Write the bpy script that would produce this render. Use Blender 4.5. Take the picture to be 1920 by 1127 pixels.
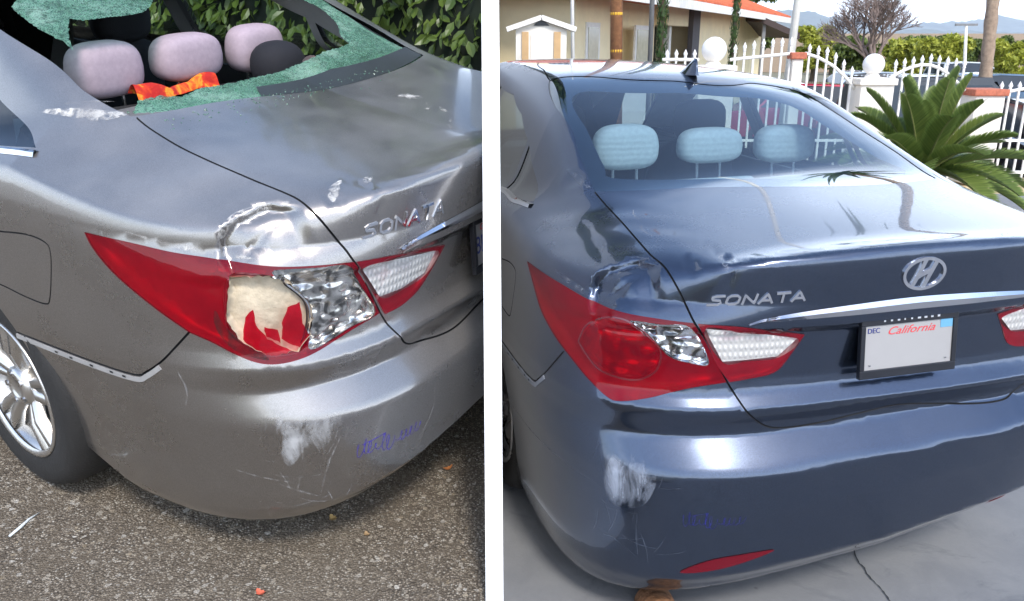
import bpy, bmesh, math, random
import numpy as np
from mathutils import Vector, Matrix, kdtree
from mathutils.geometry import delaunay_2d_cdt
random.seed(7); RNG = np.random.default_rng(7)
for o in list(bpy.data.objects): bpy.data.objects.remove(o)
SC = bpy.context.scene; COL = SC.collection
R = math.radians
# ------------------------------------------------------------------ camera
CAM_H = 1.683; PITCH = R(17.3006); FPX = 1550.95
cd = bpy.data.cameras.new('camera'); cam = bpy.data.objects.new('camera', cd); COL.objects.link(cam)
cam.location = (0, 0, CAM_H); cam.rotation_euler = (math.pi/2 - PITCH, 0, 0)
cd.sensor_width = 36; cd.lens = 36*FPX/1920; cd.clip_start = .05; cd.clip_end = 20000
SC.camera = cam
# ------------------------------------------------------------------ sky, sun, exposure
SUN_EL = R(48); SUN_AZ = R(164)          # azimuth clockwise from +Y: the sun stands behind the viewer
wd = bpy.data.worlds.new('World'); SC.world = wd; wd.use_nodes = True
nt = wd.node_tree; nt.nodes.clear()
wo = nt.nodes.new('ShaderNodeOutputWorld'); bg = nt.nodes.new('ShaderNodeBackground')
sky = nt.nodes.new('ShaderNodeTexSky'); sky.sky_type = 'NISHITA'; sky.sun_disc = False
sky.sun_elevation = SUN_EL; sky.sun_rotation = SUN_AZ; sky.air_density = 1.0; sky.dust_density = 1.2; sky.ozone_density = 1.3
tc = nt.nodes.new('ShaderNodeTexCoord'); mp = nt.nodes.new('ShaderNodeMapping'); mp.inputs['Scale'].default_value = (1, 1, 2.2)
nz = nt.nodes.new('ShaderNodeTexNoise'); nz.inputs['Scale'].default_value = 1.5; nz.inputs['Detail'].default_value = 5; nz.inputs['Roughness'].default_value = .48; nz.inputs['Distortion'].default_value = .4
rp = nt.nodes.new('ShaderNodeValToRGB'); rp.color_ramp.elements[0].position = .32; rp.color_ramp.elements[1].position = .80
mx = nt.nodes.new('ShaderNodeMixRGB'); mx.inputs['Color2'].default_value = (7.3, 8.2, 9.6, 1)
nt.links.new(tc.outputs['Generated'], mp.inputs['Vector']); nt.links.new(mp.outputs['Vector'], nz.inputs['Vector'])
sx = nt.nodes.new('ShaderNodeSeparateXYZ'); nt.links.new(tc.outputs['Generated'], sx.inputs[0])
el = nt.nodes.new('ShaderNodeMath'); el.operation = 'MULTIPLY_ADD'; el.inputs[1].default_value = -.80; el.inputs[2].default_value = .27; nt.links.new(sx.outputs['Z'], el.inputs[0])     # cloud banks thicken towards the horizon
ad = nt.nodes.new('ShaderNodeMath'); ad.operation = 'ADD'; nt.links.new(nz.outputs['Fac'], ad.inputs[0]); nt.links.new(el.outputs[0], ad.inputs[1])
nt.links.new(ad.outputs[0], rp.inputs['Fac']); nt.links.new(rp.outputs['Color'], mx.inputs['Fac'])
nt.links.new(sky.outputs['Color'], mx.inputs['Color1']); nt.links.new(mx.outputs['Color'], bg.inputs['Color'])
bg.inputs['Strength'].default_value = .15; nt.links.new(bg.outputs['Background'], wo.inputs['Surface'])
sl = bpy.data.lights.new('sun', 'SUN'); sl.energy = 1.3; sl.angle = R(10); sl.color = (1, .95, .88)
sun = bpy.data.objects.new('sun', sl); COL.objects.link(sun); sun.location = (3, -10, 12)
sd = Vector((math.sin(SUN_AZ)*math.cos(SUN_EL), math.cos(SUN_AZ)*math.cos(SUN_EL), math.sin(SUN_EL)))
sun.rotation_euler = (-sd).to_track_quat('-Z', 'Y').to_euler()
vs = SC.view_settings; vs.view_transform = 'Standard'; vs.look = 'None'; vs.exposure = 1.2; vs.gamma = 1; vs.use_curve_mapping = False
SC.cycles.max_bounces = 10; SC.cycles.transparent_max_bounces = 16; SC.cycles.caustics_reflective = False; SC.cycles.caustics_refractive = False
SC.cycles.sample_clamp_indirect = 4.0

# ------------------------------------------------------------------ materials
class NB:
    def __init__(s, name):
        s.m = bpy.data.materials.new(name); s.m.use_nodes = True; s.t = s.m.node_tree; s.t.nodes.clear()
        s.out = s.n('OutputMaterial')
    def n(s, kind, **kw):
        nd = s.t.nodes.new('ShaderNode'+kind)
        for k, v in kw.items():
            k2 = k.replace('_', ' ')
            if k in nd.inputs: nd.inputs[k].default_value = v
            elif k2 in nd.inputs: nd.inputs[k2].default_value = v
            else: setattr(nd, k, v)
        return nd
    def l(s, a, b):
        s.t.links.new(a, b)
    def coord(s, kind='Object'):
        return s.n('TexCoord').outputs[kind]
    def noise(s, vec, scale, detail=3, rough=.5, dist=0):
        nd = s.n('TexNoise', Scale=scale, Detail=detail, Roughness=rough, Distortion=dist); s.l(vec, nd.inputs['Vector']); return nd.outputs['Fac']
    def ramp(s, fac, *stops):
        nd = s.n('ValToRGB'); cr = nd.color_ramp
        while len(cr.elements) < len(stops): cr.elements.new(.5)
        for e, (p, c) in zip(cr.elements, stops):
            e.position = p; e.color = (c, c, c, 1) if isinstance(c, (int, float)) else (*c, 1)
        s.l(fac, nd.inputs['Fac']); return nd.outputs['Color']
    def mix(s, fac, a, b, mode='MIX'):
        nd = s.n('MixRGB', blend_type=mode)
        for i, v in ((0, fac), (1, a), (2, b)):
            if isinstance(v, (int, float)): nd.inputs[i].default_value = v if i == 0 else (v, v, v, 1)
            elif isinstance(v, tuple): nd.inputs[i].default_value = (*v, 1)
            else: s.l(v, nd.inputs[i])
        return nd.outputs['Color']
    def math(s, op, a, b=0.0):
        nd = s.n('Math', operation=op)
        for i, v in ((0, a), (1, b)):
            if isinstance(v, (int, float)): nd.inputs[i].default_value = v
            else: s.l(v, nd.inputs[i])
        return nd.outputs[0]
    def bump(s, h, strength=.3, dist=.01):
        nd = s.n('Bump', Strength=strength, Distance=dist); s.l(h, nd.inputs['Height']); return nd.outputs['Normal']
    def pbr(s, color=(.5,.5,.5), rough=.5, metal=0, normal=None, coat=0, coat_r=.03, spec=.5, **kw):
        nd = s.n('BsdfPrincipled')
        for k, v in (('Base Color', color), ('Roughness', rough), ('Metallic', metal), ('Coat Weight', coat), ('Coat Roughness', coat_r), ('Specular IOR Level', spec)):
            if isinstance(v, tuple): nd.inputs[k].default_value = (*v, 1)
            elif isinstance(v, (int, float)): nd.inputs[k].default_value = v
            else: s.l(v, nd.inputs[k])
        for k, v in kw.items(): nd.inputs[k.replace('_', ' ')].default_value = v
        if normal is not None: s.l(normal, nd.inputs['Normal'])
        s.l(nd.outputs[0], s.out.inputs['Surface']); return nd
MATS = {}
def simple(name, color, rough=.5, metal=0, var=.12, scale=8, bump=0, bscale=60, **kw):
    if name in MATS: return MATS[name]
    b = NB(name); v = b.coord()
    f = b.noise(v, scale, 4, .6)
    c = b.ramp(f, (.25, tuple(x*(1-var) for x in color)), (.75, tuple(min(1, x*(1+var)) for x in color)))
    nrm = b.bump(b.noise(v, bscale, 4, .6), bump, .01) if bump else None
    r = b.math('ADD', b.math('MULTIPLY', f, .12), rough-.06)
    b.pbr(c, r, metal, nrm, **kw); MATS[name] = b.m; return b.m
def paint(name, base, dark, metal, rough0, coat0, dust_sheen):
    b = NB(name); v = b.coord()
    fl = b.noise(v, 900, 1, .5); dirt = b.noise(v, 3.2, 5, .6); fine = b.noise(v, 140, 3, .6)
    c = b.mix(b.ramp(fl, (.35, 0.0), (.7, 1.0)), dark, base)
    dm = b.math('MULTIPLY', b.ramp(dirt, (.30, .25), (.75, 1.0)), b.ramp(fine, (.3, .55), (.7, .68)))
    ng = b.n('SeparateXYZ'); b.l(b.coord('Normal'), ng.inputs[0]); up = b.ramp(ng.outputs[2], (.45, 0.0), (.95, 1.0))      # dusty grey on faces that look up also paints in pale sky sheen
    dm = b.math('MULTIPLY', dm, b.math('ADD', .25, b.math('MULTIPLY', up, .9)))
    c = b.mix(b.math('MULTIPLY', dm, dust_sheen), c, (.42, .41, .40)); metal = b.math('SUBTRACT', metal, b.math('MULTIPLY', dm, dust_sheen*.9))
    rough = b.math('ADD', rough0, b.math('MULTIPLY', dm, .18))
    cr = b.math('ADD', coat0, b.math('MULTIPLY', b.ramp(dirt, (.4, 0.0), (.8, 1.0)), coat0*1.2))
    b.pbr(c, rough, metal, None, coat=1.0, coat_r=cr, spec=.5)
    MATS[name] = b.m; return b.m
def glassy(name, tint, refl_rough=.02, strength=1.0, ior=1.5):
    b = NB(name); tr = b.n('BsdfTransparent', Color=(*tint, 1)); gl = b.n('BsdfGlossy', Roughness=refl_rough); gl.inputs['Color'].default_value = (1, 1, 1, 1)
    lw = b.n('LayerWeight', Blend=.5); fr = b.math('ADD', .045, b.math('MULTIPLY', b.math('POWER', lw.outputs['Facing'], 4.0), .9)); ms = b.n('MixShader'); b.l(b.math('MINIMUM', b.math('MULTIPLY', fr, strength), 1.0), ms.inputs[0]); b.l(tr.outputs[0], ms.inputs[1]); b.l(gl.outputs[0], ms.inputs[2])
    b.l(ms.outputs[0], b.out.inputs['Surface']); MATS[name] = b.m; return b.m
def lens(name, col, clear, rough=.08):
    b = NB(name); v = b.coord(); p = b.pbr(col, rough, 0, None, coat=1.0, coat_r=.02)
    tr = b.n('BsdfTransparent', Color=(*[min(1, c*2.2+.01) for c in col], 1)); ms = b.n('MixShader'); ms.inputs[0].default_value = clear
    b.l(p.outputs[0], ms.inputs[1]); b.l(tr.outputs[0], ms.inputs[2]); b.l(ms.outputs[0], b.out.inputs['Surface']); MATS[name] = b.m; return b.m

# ------------------------------------------------------------------ object helpers
def link(o, parent=None):
    COL.objects.link(o)
    if parent is not None: o.parent = parent
    return o
def tag(o, label=None, cat=None, group=None, kind=None):
    for k, v in (('label', label), ('category', cat), ('group', group), ('kind', kind)):
        if v: o[k] = v
    return o
def empty(name, loc=(0,0,0), rz=0, parent=None):
    o = bpy.data.objects.new(name, None); o.empty_display_size = .1; o.location = loc; o.rotation_euler = (0, 0, rz); return link(o, parent)
def mesh(name, V, Fc, mat=None, parent=None, smooth=False, normals=None, mats=None, midx=None):
    me = bpy.data.meshes.new(name); me.from_pydata([tuple(map(float, v)) for v in V], [], [tuple(map(int, f)) for f in Fc]); me.validate(clean_customdata=False)
    if mat: me.materials.append(mat)
    for m in mats or (): me.materials.append(m)
    if midx is not None: me.polygons.foreach_set('material_index', np.asarray(midx, np.int32))
    if smooth: me.polygons.foreach_set('use_smooth', np.ones(len(me.polygons), bool))
    if normals is not None and len(me.vertices) == len(normals): me.normals_split_custom_set_from_vertices([tuple(map(float, n)) for n in normals])
    me.update(); return link(bpy.data.objects.new(name, me), parent)
class MB:
    def __init__(s): s.V = []; s.F = []
    def add(s, V, F):
        o = len(s.V); s.V += [tuple(v) for v in V]; s.F += [tuple(i+o for i in f) for f in F]; return s
    def box(s, x0, x1, y0, y1, z0, z1, M=None):
        V = [Vector(p) for p in ((x0,y0,z0),(x1,y0,z0),(x1,y1,z0),(x0,y1,z0),(x0,y0,z1),(x1,y0,z1),(x1,y1,z1),(x0,y1,z1))]
        if M is not None: V = [M @ v for v in V]
        return s.add(V, [(0,3,2,1),(4,5,6,7),(0,1,5,4),(1,2,6,5),(2,3,7,6),(3,0,4,7)])
    def tube(s, pts, r, n=8, caps=True):
        pts = [Vector(p) for p in pts]; rr = r if isinstance(r, (list, tuple)) else [r]*len(pts); V = []; F = []
        up = None
        for i, p in enumerate(pts):
            d = (pts[min(i+1, len(pts)-1)] - pts[max(i-1, 0)]).normalized()
            if up is None: up = Vector((0,0,1)) if abs(d.z) < .9 else Vector((1,0,0))
            a = d.cross(up).normalized(); up = a.cross(d).normalized()
            for k in range(n):
                t = 2*math.pi*k/n; V.append(p + (a*math.cos(t) + up*math.sin(t))*rr[i])
        for i in range(len(pts)-1):
            for k in range(n): F.append((i*n+k, i*n+(k+1)%n, (i+1)*n+(k+1)%n, (i+1)*n+k))
        if caps: F += [tuple(range(n))[::-1], tuple(range((len(pts)-1)*n, len(pts)*n))]
        return s.add(V, F)
    def lathe(s, prof, n=32, axis='z', c=(0,0,0)):
        V = []; F = []; m = len(prof)
        for k in range(n):
            t = 2*math.pi*k/n
            for r, h in prof:
                p = (r*math.cos(t), r*math.sin(t), h) if axis == 'z' else (h, r*math.cos(t), r*math.sin(t))
                V.append((p[0]+c[0], p[1]+c[1], p[2]+c[2]))
        for k in range(n):
            for j in range(m-1): F.append((k*m+j, ((k+1)%n)*m+j, ((k+1)%n)*m+j+1, k*m+j+1))
        return s.add(V, F)
    def prism(s, poly, z0, z1, M=None):
        n = len(poly); V = [Vector((x, y, z0)) for x, y in poly] + [Vector((x, y, z1)) for x, y in poly]
        if M is not None: V = [M @ v for v in V]
        return s.add(V, [tuple(range(n))[::-1], tuple(range(n, 2*n))] + [(i, (i+1)%n, n+(i+1)%n, n+i) for i in range(n)])
    def build(s, name, mat, parent=None, smooth=False, bevel=0):
        o = mesh(name, s.V, s.F, mat, parent, smooth)
        if bevel:
            m = o.modifiers.new('bevel', 'BEVEL'); m.width = bevel; m.segments = 2; m.limit_method = 'ANGLE'
        return o
def ray_at(px, py, Y):
    """world point on the vertical plane y=Y seen at photograph pixel (px,py); used to read off where background things stand"""
    d = Vector(((px-960)/FPX, 1, (563.5-py)/FPX)); d.rotate(Matrix.Rotation(-PITCH, 3, 'X')); return Vector((0,0,CAM_H)) + d*(Y/d.y)
# ------------------------------------------------------------------ the sedan's body surface, car coordinates: X right, Y forward from the rear bumper, Z up
def _prof(zs,vs):
    zs=np.array(zs,float); vs=np.array(vs,float)
    # monotone-ish cubic (Catmull) resampled to a dense table, light smoothing
    zz=np.linspace(zs[0],zs[-1],600); v=np.interp(zz,zs,vs)
    h=zz[1]-zz[0]; n=max(1,int(.006/h)); k=np.hanning(2*n+3); k/=k.sum()
    v=np.convolve(np.pad(v,(n+1,n+1),'edge'),k,'valid')
    return lambda z: np.interp(z,zz,v)
W_=_prof([.10,.20,.26,.34,.48,.53,.62,.70,.80,.90,.95,1.0,1.1],[.80,.868,.895,.912,.925,.928,.930,.922,.912,.902,.895,.885,.86])
Y0_=_prof([.10,.18,.24,.27,.30,.44,.525,.54,.595,.615,.648,.69,.725,.86,.875,.92,1.0,1.05,1.12],
          [.20,.115,.065,.050,.020,.006,.004,.014,.074,.070,.052,.084,.090,.080,.052,.046,.037,.033,.036])
def smax(a,b,k): return .5*(a+b+np.sqrt((a-b)**2+k*k))
def smin(a,b,k): return .5*(a+b-np.sqrt((a-b)**2+k*k))
def sp(x,k): return .5*(x+np.sqrt(x*x+k*k))
def deckH(x,y):
    yb=np.clip(y,0,1.0)
    H=1.066+.105*(yb-.1)-.030*(x/.65)**2-.30*sp(x-.64,.06)
    H=H+.021*np.exp(-((y-.05)/.075)**2)*np.exp(-(x/.62)**6)
    H=H-.13*np.clip(y-1.0,0,9)*.35
    H=H-.085*np.clip(y-3.2,0,9)**2
    return H
def F0(P):
    x=np.sqrt(P[...,0]**2+1e-6); y=P[...,1]; z=P[...,2]
    W=W_(z); y0=Y0_(z); n=4.0-.8*np.clip((z-.78)/.16,0,1)**2; Y1=.92
    s=((x/W)**n+(np.clip(Y1-y,0,9)/(Y1-y0))**n+(np.clip(y-3.7,0,9)/(1.1-.5*(z-.55)**2))**n)**(1/n)-1
    f=s*.88
    top=z-deckH(x,y)
    k=.014+.055*np.exp(-((x-.70)/.10)**2)*np.exp(-((y-.12)/.12)**2)
    f=smax(f,top,k)
    f=smax(f,.21-z+.06*np.clip(.5-y,0,1),.03)
    xs=.80-.46*(z-1.03)-.05*np.clip(1.25-y,0,1)
    cs=(x-xs)*.87
    cr=((.79+(z-1.141)*2.10+.03*(x/.6)**2)-y)*.43
    ct=z-(1.485-.030*(x/.58)**2-.030*(np.abs(y-2.35)/.9)**2)
    cf=(y-(3.50-(z-1.0)*1.8))*.48
    c=smax(cs,cr,.07); c=smax(c,1.0-z,.04); c=smax(c,ct,.05); c=smax(c,cf,.06)
    return smin(f,c,.035)
CEN=np.array([0.,1.60,.55])
def dirs(th,ph):
    # th: azimuth from rear (-Y) toward right(+X); ph elevation ; radians
    return np.stack([np.sin(th)*np.cos(ph),-np.cos(th)*np.cos(ph),np.sin(ph)],-1)
def angs(P):
    d=P-CEN; return np.arctan2(d[...,0],-d[...,1]),np.arctan2(d[...,2],np.hypot(d[...,0],d[...,1]))
def solve_r(D,F,lo=.25,hi=4.2,n=60):
    N=D.shape[0]; r=np.full(N,lo); done=np.zeros(N,bool); a=np.full(N,lo); b=np.full(N,hi)
    prev=np.full(N,lo)
    for i in range(1,n+1):     # march outward, last inside->outside crossing
        t=lo+(hi-lo)*i/n
        v=F(CEN+D*t); 
        cross=(~done)&(v>0); a[cross]=prev[cross]; b[cross]=t; done|=cross
        prev[:]=t
    for _ in range(26):
        m=.5*(a+b); v=F(CEN+D*m[:,None]); p=v>0
        b=np.where(p,m,b); a=np.where(p,a,m)
    return .5*(a+b)
def grad(P,F,h=.0015):
    g=np.empty_like(P)
    for i in range(3):
        e=np.zeros(3); e[i]=h; g[...,i]=F(P+e)-F(P-e)
    return g/np.linalg.norm(g,axis=-1,keepdims=True)
def sst(t): t=np.clip(t,0,1); return t*t*(3-2*t)
def make_F(car):
    def F(P):
        x=P[...,0]; z=P[...,2]
        if car=='R':
            a=np.interp(x,[-.9,0,.9],[.64,.80,1.14]); hi=np.interp(x,[-.65,.65],[.060,-.022])*sst((z-1.05)/.3)
        else:
            a=np.interp(x,[-.85,0],[.83,1.0]); hi=.06*np.clip(x/.65,0,1.2)*sst((z-.85)/.2)
        zw=np.where(z<.65,.65-(.65-z)*a,z)-hi
        return F0(np.stack([x,P[...,1],zw],-1))
    return F
# ------------------------------------------------------------------ crash damage shared by both sedans
def dents(P):
    x, y, z = P[..., 0], P[..., 1], P[..., 2]
    def ell(c, r): return np.sqrt(((x-c[0])/r[0])**2+((y-c[1])/r[1])**2+((z-c[2])/r[2])**2)
    t = (x+.740)*.245-(y-.305)*.797-(z-1.012)*.552; w = (x+.740)*.76-(y-.305)*.575+(z-1.012)*.30
    t = t-np.interp(w, [-.12, -.105, -.08, -.036, .039, .086, .12], [0, -.012, -.030, -.033, .007, .043, .075])+.004*np.sin(w*60)      # crushed wing corner: a fold, then the metal slopes back out to the lamp
    D = .019*sst(t/.022)*(1-sst((t-.015)/.13))*sst((w+.115)/.03)*sst((.115-w)/.05)*(z > .85)
    D = D + .003*np.exp(-((t-.055+.3*(w-.03))/.012)**2)*sst((.07-np.abs(w))/.04)
    D = D + .010*sst((1-ell((-.512, .145, 1.064), (.022, .05, .022)))/.6) + .006*sst((1-ell((-.60, .18, 1.035), (.025, .05, .03)))/.8)
    D = D + .004*np.exp(-((x+.53-.25*(z-1.0))/.012)**2)*np.exp(-((z-1.01)/.035)**2)*(y < .3)
    D = D + .005*np.exp(-((x+.70)/.10)**2-((y-.74)/.16)**2-((z-1.05)/.09)**2)
    D = D + .005*sst((1-ell((-.655, .90, 1.145), (.10, .06, .045))))
    D = D + .003*np.exp(-((x+.755-.12*(y-.5))/.02)**2)*np.exp(-((y-.50)/.14)**2)*(z > .94)
    D = D + .003*sst((1-ell((-.79, .165, .45), (.05, .06, .06))))
    m = np.exp(-((x+.72)/.14)**2)*sst((z-.90)/.05)*sst((1.1-y)/.3)
    D = D + m*.0007*(np.sin(23*x+17*y)+np.sin(31*y-12*z+1.3)+np.sin(41*(x+y)+.7))
    return D
WALL_A = math.atan(-38.5/FPX); WN = np.array([math.cos(WALL_A), -math.sin(WALL_A), 0.0])
def inpoly(Q, poly):
    x, y = Q[:, 0], Q[:, 1]; ins = np.zeros(len(Q), bool); n = len(poly)
    for i in range(n):
        x0, y0 = poly[i]; x1, y1 = poly[(i+1) % n]
        c = (y0 > y) != (y1 > y)
        with np.errstate(divide='ignore', invalid='ignore'): xi = x0+(y-y0)*(x1-x0)/(y1-y0)
        ins ^= c & (x < xi)
    return ins
def catmull(A, step, closed=False, sharp=()):
    """resample a polyline of 2-D points with a Catmull-Rom curve"""
    A = np.asarray(A, float); n = len(A); out = []
    for i in range(n if closed else n-1):
        p1, p2 = A[i], A[(i+1) % n]
        p0 = A[i-1] if (closed or i > 0) else p1; p3 = A[(i+2) % n] if (closed or i+2 < n) else p2
        if i in sharp: p0 = p1
        if (i+1) % n in sharp: p3 = p2
        d = np.linalg.norm(p2-p1); k = max(1, int(math.ceil(d/step)))
        m1 = (p2-p0)*.5 if i not in sharp else (p2-p1); m2 = (p3-p1)*.5 if (i+1) % n not in sharp else (p2-p1)
        e = d/(max(np.linalg.norm(p1-p0), 1e-6)); m1 = m1*min(1, 2*e+.2); e = d/(max(np.linalg.norm(p3-p2), 1e-6)); m2 = m2*min(1, 2*e+.2)
        for j in range(k):
            t = j/k; out.append((2*t**3-3*t*t+1)*p1+(t**3-2*t*t+t)*m1+(-2*t**3+3*t*t)*p2+(t**3-t*t)*m2)
    if not closed: out.append(A[-1])
    return np.array(out)
def islands(fs):
    par = {}
    def find(a):
        while par.setdefault(a, a) != a: par[a] = par[par[a]]; a = par[a]
        return a
    for f in fs:
        for v in f[1:]: par[find(v)] = find(f[0])
    g = {}
    for f in fs: g.setdefault(find(f[0]), []).append(f)
    return list(g.values())
MIR = np.array([-1, 1, 1.])
class Car:
    def __init__(s, key, Rm, t):
        s.key = key; s.R = np.array(Rm); s.t = np.array(t)+[0, 0, CAM_H]; base = make_F(key); s.F = lambda P: base(P)+dents(P); s.sign = -1 if key == 'L' else 1
        s.root = empty('sedan'); M = Matrix([list(r)+[v] for r, v in zip(Rm, s.t)]+[[0, 0, 0, 1]]); s.root.matrix_world = M
    def world(s, P): return np.asarray(P) @ s.R.T + s.t
    def surf(s, A):
        A = np.asarray(A, float); D = dirs(A[:, 0], A[:, 1]); r = solve_r(D, s.F, n=48); return CEN+D*r[:, None]
    def nrm(s, P): return grad(P, s.F)
    def ang(s, P): return np.stack(angs(np.asarray(P, float)), -1)
    def side(s, yz, sgn=-1):
        yz = np.asarray(yz, float); x = np.full(len(yz), .3); 
        a = np.full(len(yz), .25); b = np.full(len(yz), 1.1)
        for _ in range(30):
            m = .5*(a+b); v = s.F(np.stack([sgn*m, yz[:, 0], yz[:, 1]], -1)) > 0; b = np.where(v, m, b); a = np.where(v, a, m)
        return np.stack([sgn*a, yz[:, 0], yz[:, 1]], -1)
    def front(s, xz):
        xz = np.asarray(xz, float); a = np.full(len(xz), 2.0); b = np.full(len(xz), 4.9)
        for _ in range(30):
            m = .5*(a+b); v = s.F(np.stack([xz[:, 0], m, xz[:, 1]], -1)) > 0; b = np.where(v, m, b); a = np.where(v, a, m)
        return np.stack([xz[:, 0], a, xz[:, 1]], -1)
    def put(s, name, V, Fc, mat=None, parent=None, normals=None, smooth=True, mats=None, midx=None, fade=None):
        """link a mesh given in car coordinates, ended at the partition wall that it stands against"""
        V = np.array([tuple(v) for v in V], float); d = (s.world(V) @ WN)*s.sign
        keep = [i for i, f in enumerate(Fc) if max(d[list(f)]) > .003]
        if not keep: return None
        Vl = list(V); Nl = None if normals is None else list(np.asarray(normals)); Al = None if fade is None else list(fade); cut = {}; Fk = []; mi = []
        def cross(i, j):
            k = (min(i, j), max(i, j))
            if k not in cut:
                q = (.003-d[i])/(d[j]-d[i]); cut[k] = len(Vl); Vl.append(V[i]+(V[j]-V[i])*q)
                if Nl is not None: Nl.append(Nl[i]+(Nl[j]-Nl[i])*q)
                if Al is not None: Al.append(Al[i]+(Al[j]-Al[i])*q)
            return cut[k]
        for i in keep:
            f = Fc[i]
            if min(d[list(f)]) >= .003: Fk.append(tuple(f))
            else:
                g = []
                for a_, b_ in zip(f, tuple(f[1:])+(f[0],)):
                    if d[a_] > .003: g.append(a_)
                    if (d[a_] > .003) != (d[b_] > .003): g.append(cross(a_, b_))
                if len(g) < 3: continue
                Fk.append(tuple(g))
            if midx is not None: mi.append(midx[i])
        if not Fk: return None
        if name == 'rear_bumper': Fk = max(islands(Fk), key=len)
        V = np.array(Vl); normals = None if Nl is None else np.array(Nl); fade = None if Al is None else np.array(Al); used = np.unique(np.concatenate([np.array(f) for f in Fk])); idx = -np.ones(len(V), int); idx[used] = np.arange(len(used))
        o = mesh(name, V[used], [tuple(idx[list(f)]) for f in Fk], mat, parent or s.root, smooth, None if normals is None else normals[used], mats, mi if midx is not None else None)
        if fade is not None and len(o.data.vertices) == len(used): o.data.attributes.new('fade', 'FLOAT', 'POINT').data.foreach_set('value', np.asarray(fade, np.float32)[used])
        return o
    def put_mb(s, name, mb, mat, parent=None, smooth=False, bevel=0):
        o = s.put(name, mb.V, mb.F, mat, parent, None, smooth)
        if o and bevel:
            m = o.modifiers.new('bevel', 'BEVEL'); m.width = bevel; m.segments = 2; m.limit_method = 'ANGLE'
        return o
    def patch(s, name, poly, off, mat, parent=None, ds=.014, holes=(), skirt=0, smooth_curve=True, ang=False, sharp=(), noise=0):
        """a piece of sheet that follows the body, outline given by points on it"""
        A = np.asarray(poly, float) if ang else s.ang(poly)
        B = catmull(A, ds/1.3*.7, True, sharp) if smooth_curve else catmull(A, ds/1.3, True, range(len(A)))
        loops = [B]+[catmull(s.ang(h), ds/1.3, True) for h in holes]
        if noise: B += RNG.normal(0, noise, B.shape); loops[0] = B
        pts = []; edges = []
        for Lp in loops:
            o = len(pts); pts += list(Lp); edges += [(o+i, o+(i+1) % len(Lp)) for i in range(len(Lp))]
        lo, hi = B.min(0), B.max(0); st = ds/1.3
        gx, gy = np.meshgrid(np.arange(lo[0], hi[0], st), np.arange(lo[1], hi[1], st)); gx = gx+(np.arange(gx.shape[0]) % 2)[:, None]*st/2
        G = np.stack([gx.ravel(), gy.ravel()], 1); G = G[inpoly(G, B)]
        if len(G):
            al = np.array(pts); keep = np.array([np.min(np.sum((al-g)**2, 1)) > (st*.45)**2 for g in G]); pts += list(G[keep])
        r = delaunay_2d_cdt([Vector(p) for p in pts], edges, [], 0, 1e-7); V2 = np.array([tuple(v) for v in r[0]]); Fs = [f for f in r[2]]
        c = np.array([V2[list(f)].mean(0) for f in Fs]); ok = inpoly(c, B)
        for Lp in loops[1:]: ok &= ~inpoly(c, Lp)
        Fs = [tuple(f) for f, k in zip(Fs, ok) if k]
        P = s.surf(V2); N = s.nrm(P); V = P+N*off
        Fs = s.orient(V, Fs, N)
        if skirt:
            cnt = {}
            for f in Fs:
                for i in range(len(f)): e = (f[i], f[(i+1) % len(f)]); cnt[tuple(sorted(e))] = None if tuple(sorted(e)) in cnt else e
            bd = [e for e in cnt.values() if e]; vv = sorted({i for e in bd for i in e}); mp_ = {v: len(V)+i for i, v in enumerate(vv)}
            V = np.vstack([V, P[vv]+N[vv]*(off-skirt)]); N = np.vstack([N, N[vv]]); Fs += [(b, a, mp_[a], mp_[b]) for a, b in bd]
        fd = np.clip(np.sqrt(np.array([np.min(np.sum((B-q)**2, 1)) for q in V2]))/.022, 0, 1)
        return s.put(name, V, Fs, mat, parent, None if skirt else N, fade=None if skirt else fd)
    def orient(s, V, Fs, N):
        V = np.asarray(V); A = np.array([f[:3] for f in Fs]); n = np.cross(V[A[:, 1]]-V[A[:, 0]], V[A[:, 2]]-V[A[:, 0]]); fl = np.sum(n*N[A[:, 0]], 1) < 0
        return [tuple(f[::-1]) if q else tuple(f) for f, q in zip(Fs, fl)]
    def ribbon(s, name, pts, width, off, mat, parent=None, ang=False, thick=0, step=.01, taper=False, ridge=0):
        A = catmull(np.asarray(pts, float) if ang else s.ang(pts), step/1.3); P = s.surf(A); N = s.nrm(P); T = np.gradient(P, axis=0); T /= np.linalg.norm(T, axis=1, keepdims=True)+1e-9
        B = np.cross(N, T); w = np.full(len(P), width/2)
        if taper: w = w*np.sin(np.linspace(.15, math.pi-.15, len(P)))
        a = P+B*w[:, None]+N*off; b = P-B*w[:, None]+N*off; n = len(P); V = np.vstack([a, b]); Fs = [(i, n+i, n+i+1, i+1) for i in range(n-1)]
        if ridge: V = np.vstack([V, P+B*w[:, None]*.25+N*(off+ridge)]); Fs = [(i, 2*n+i, 2*n+i+1, i+1) for i in range(n-1)]+[(2*n+i, n+i, n+i+1, 2*n+i+1) for i in range(n-1)]; return s.put(name, V, Fs, mat, parent, None, False)
        if thick:
            V = np.vstack([V, a-N*thick, b-N*thick]); Fs += [(i, i+1, 2*n+i+1, 2*n+i) for i in range(n-1)]+[(n+i+1, n+i, 3*n+i, 3*n+i+1) for i in range(n-1)]+[(0, 2*n, 3*n, n), (n-1, 2*n-1, 4*n-1, 3*n-1)]
        return s.put(name, V, Fs, mat, parent, None if thick else np.vstack([N, N]), smooth=not thick, fade=None if thick else np.full(len(V), .8))
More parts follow.
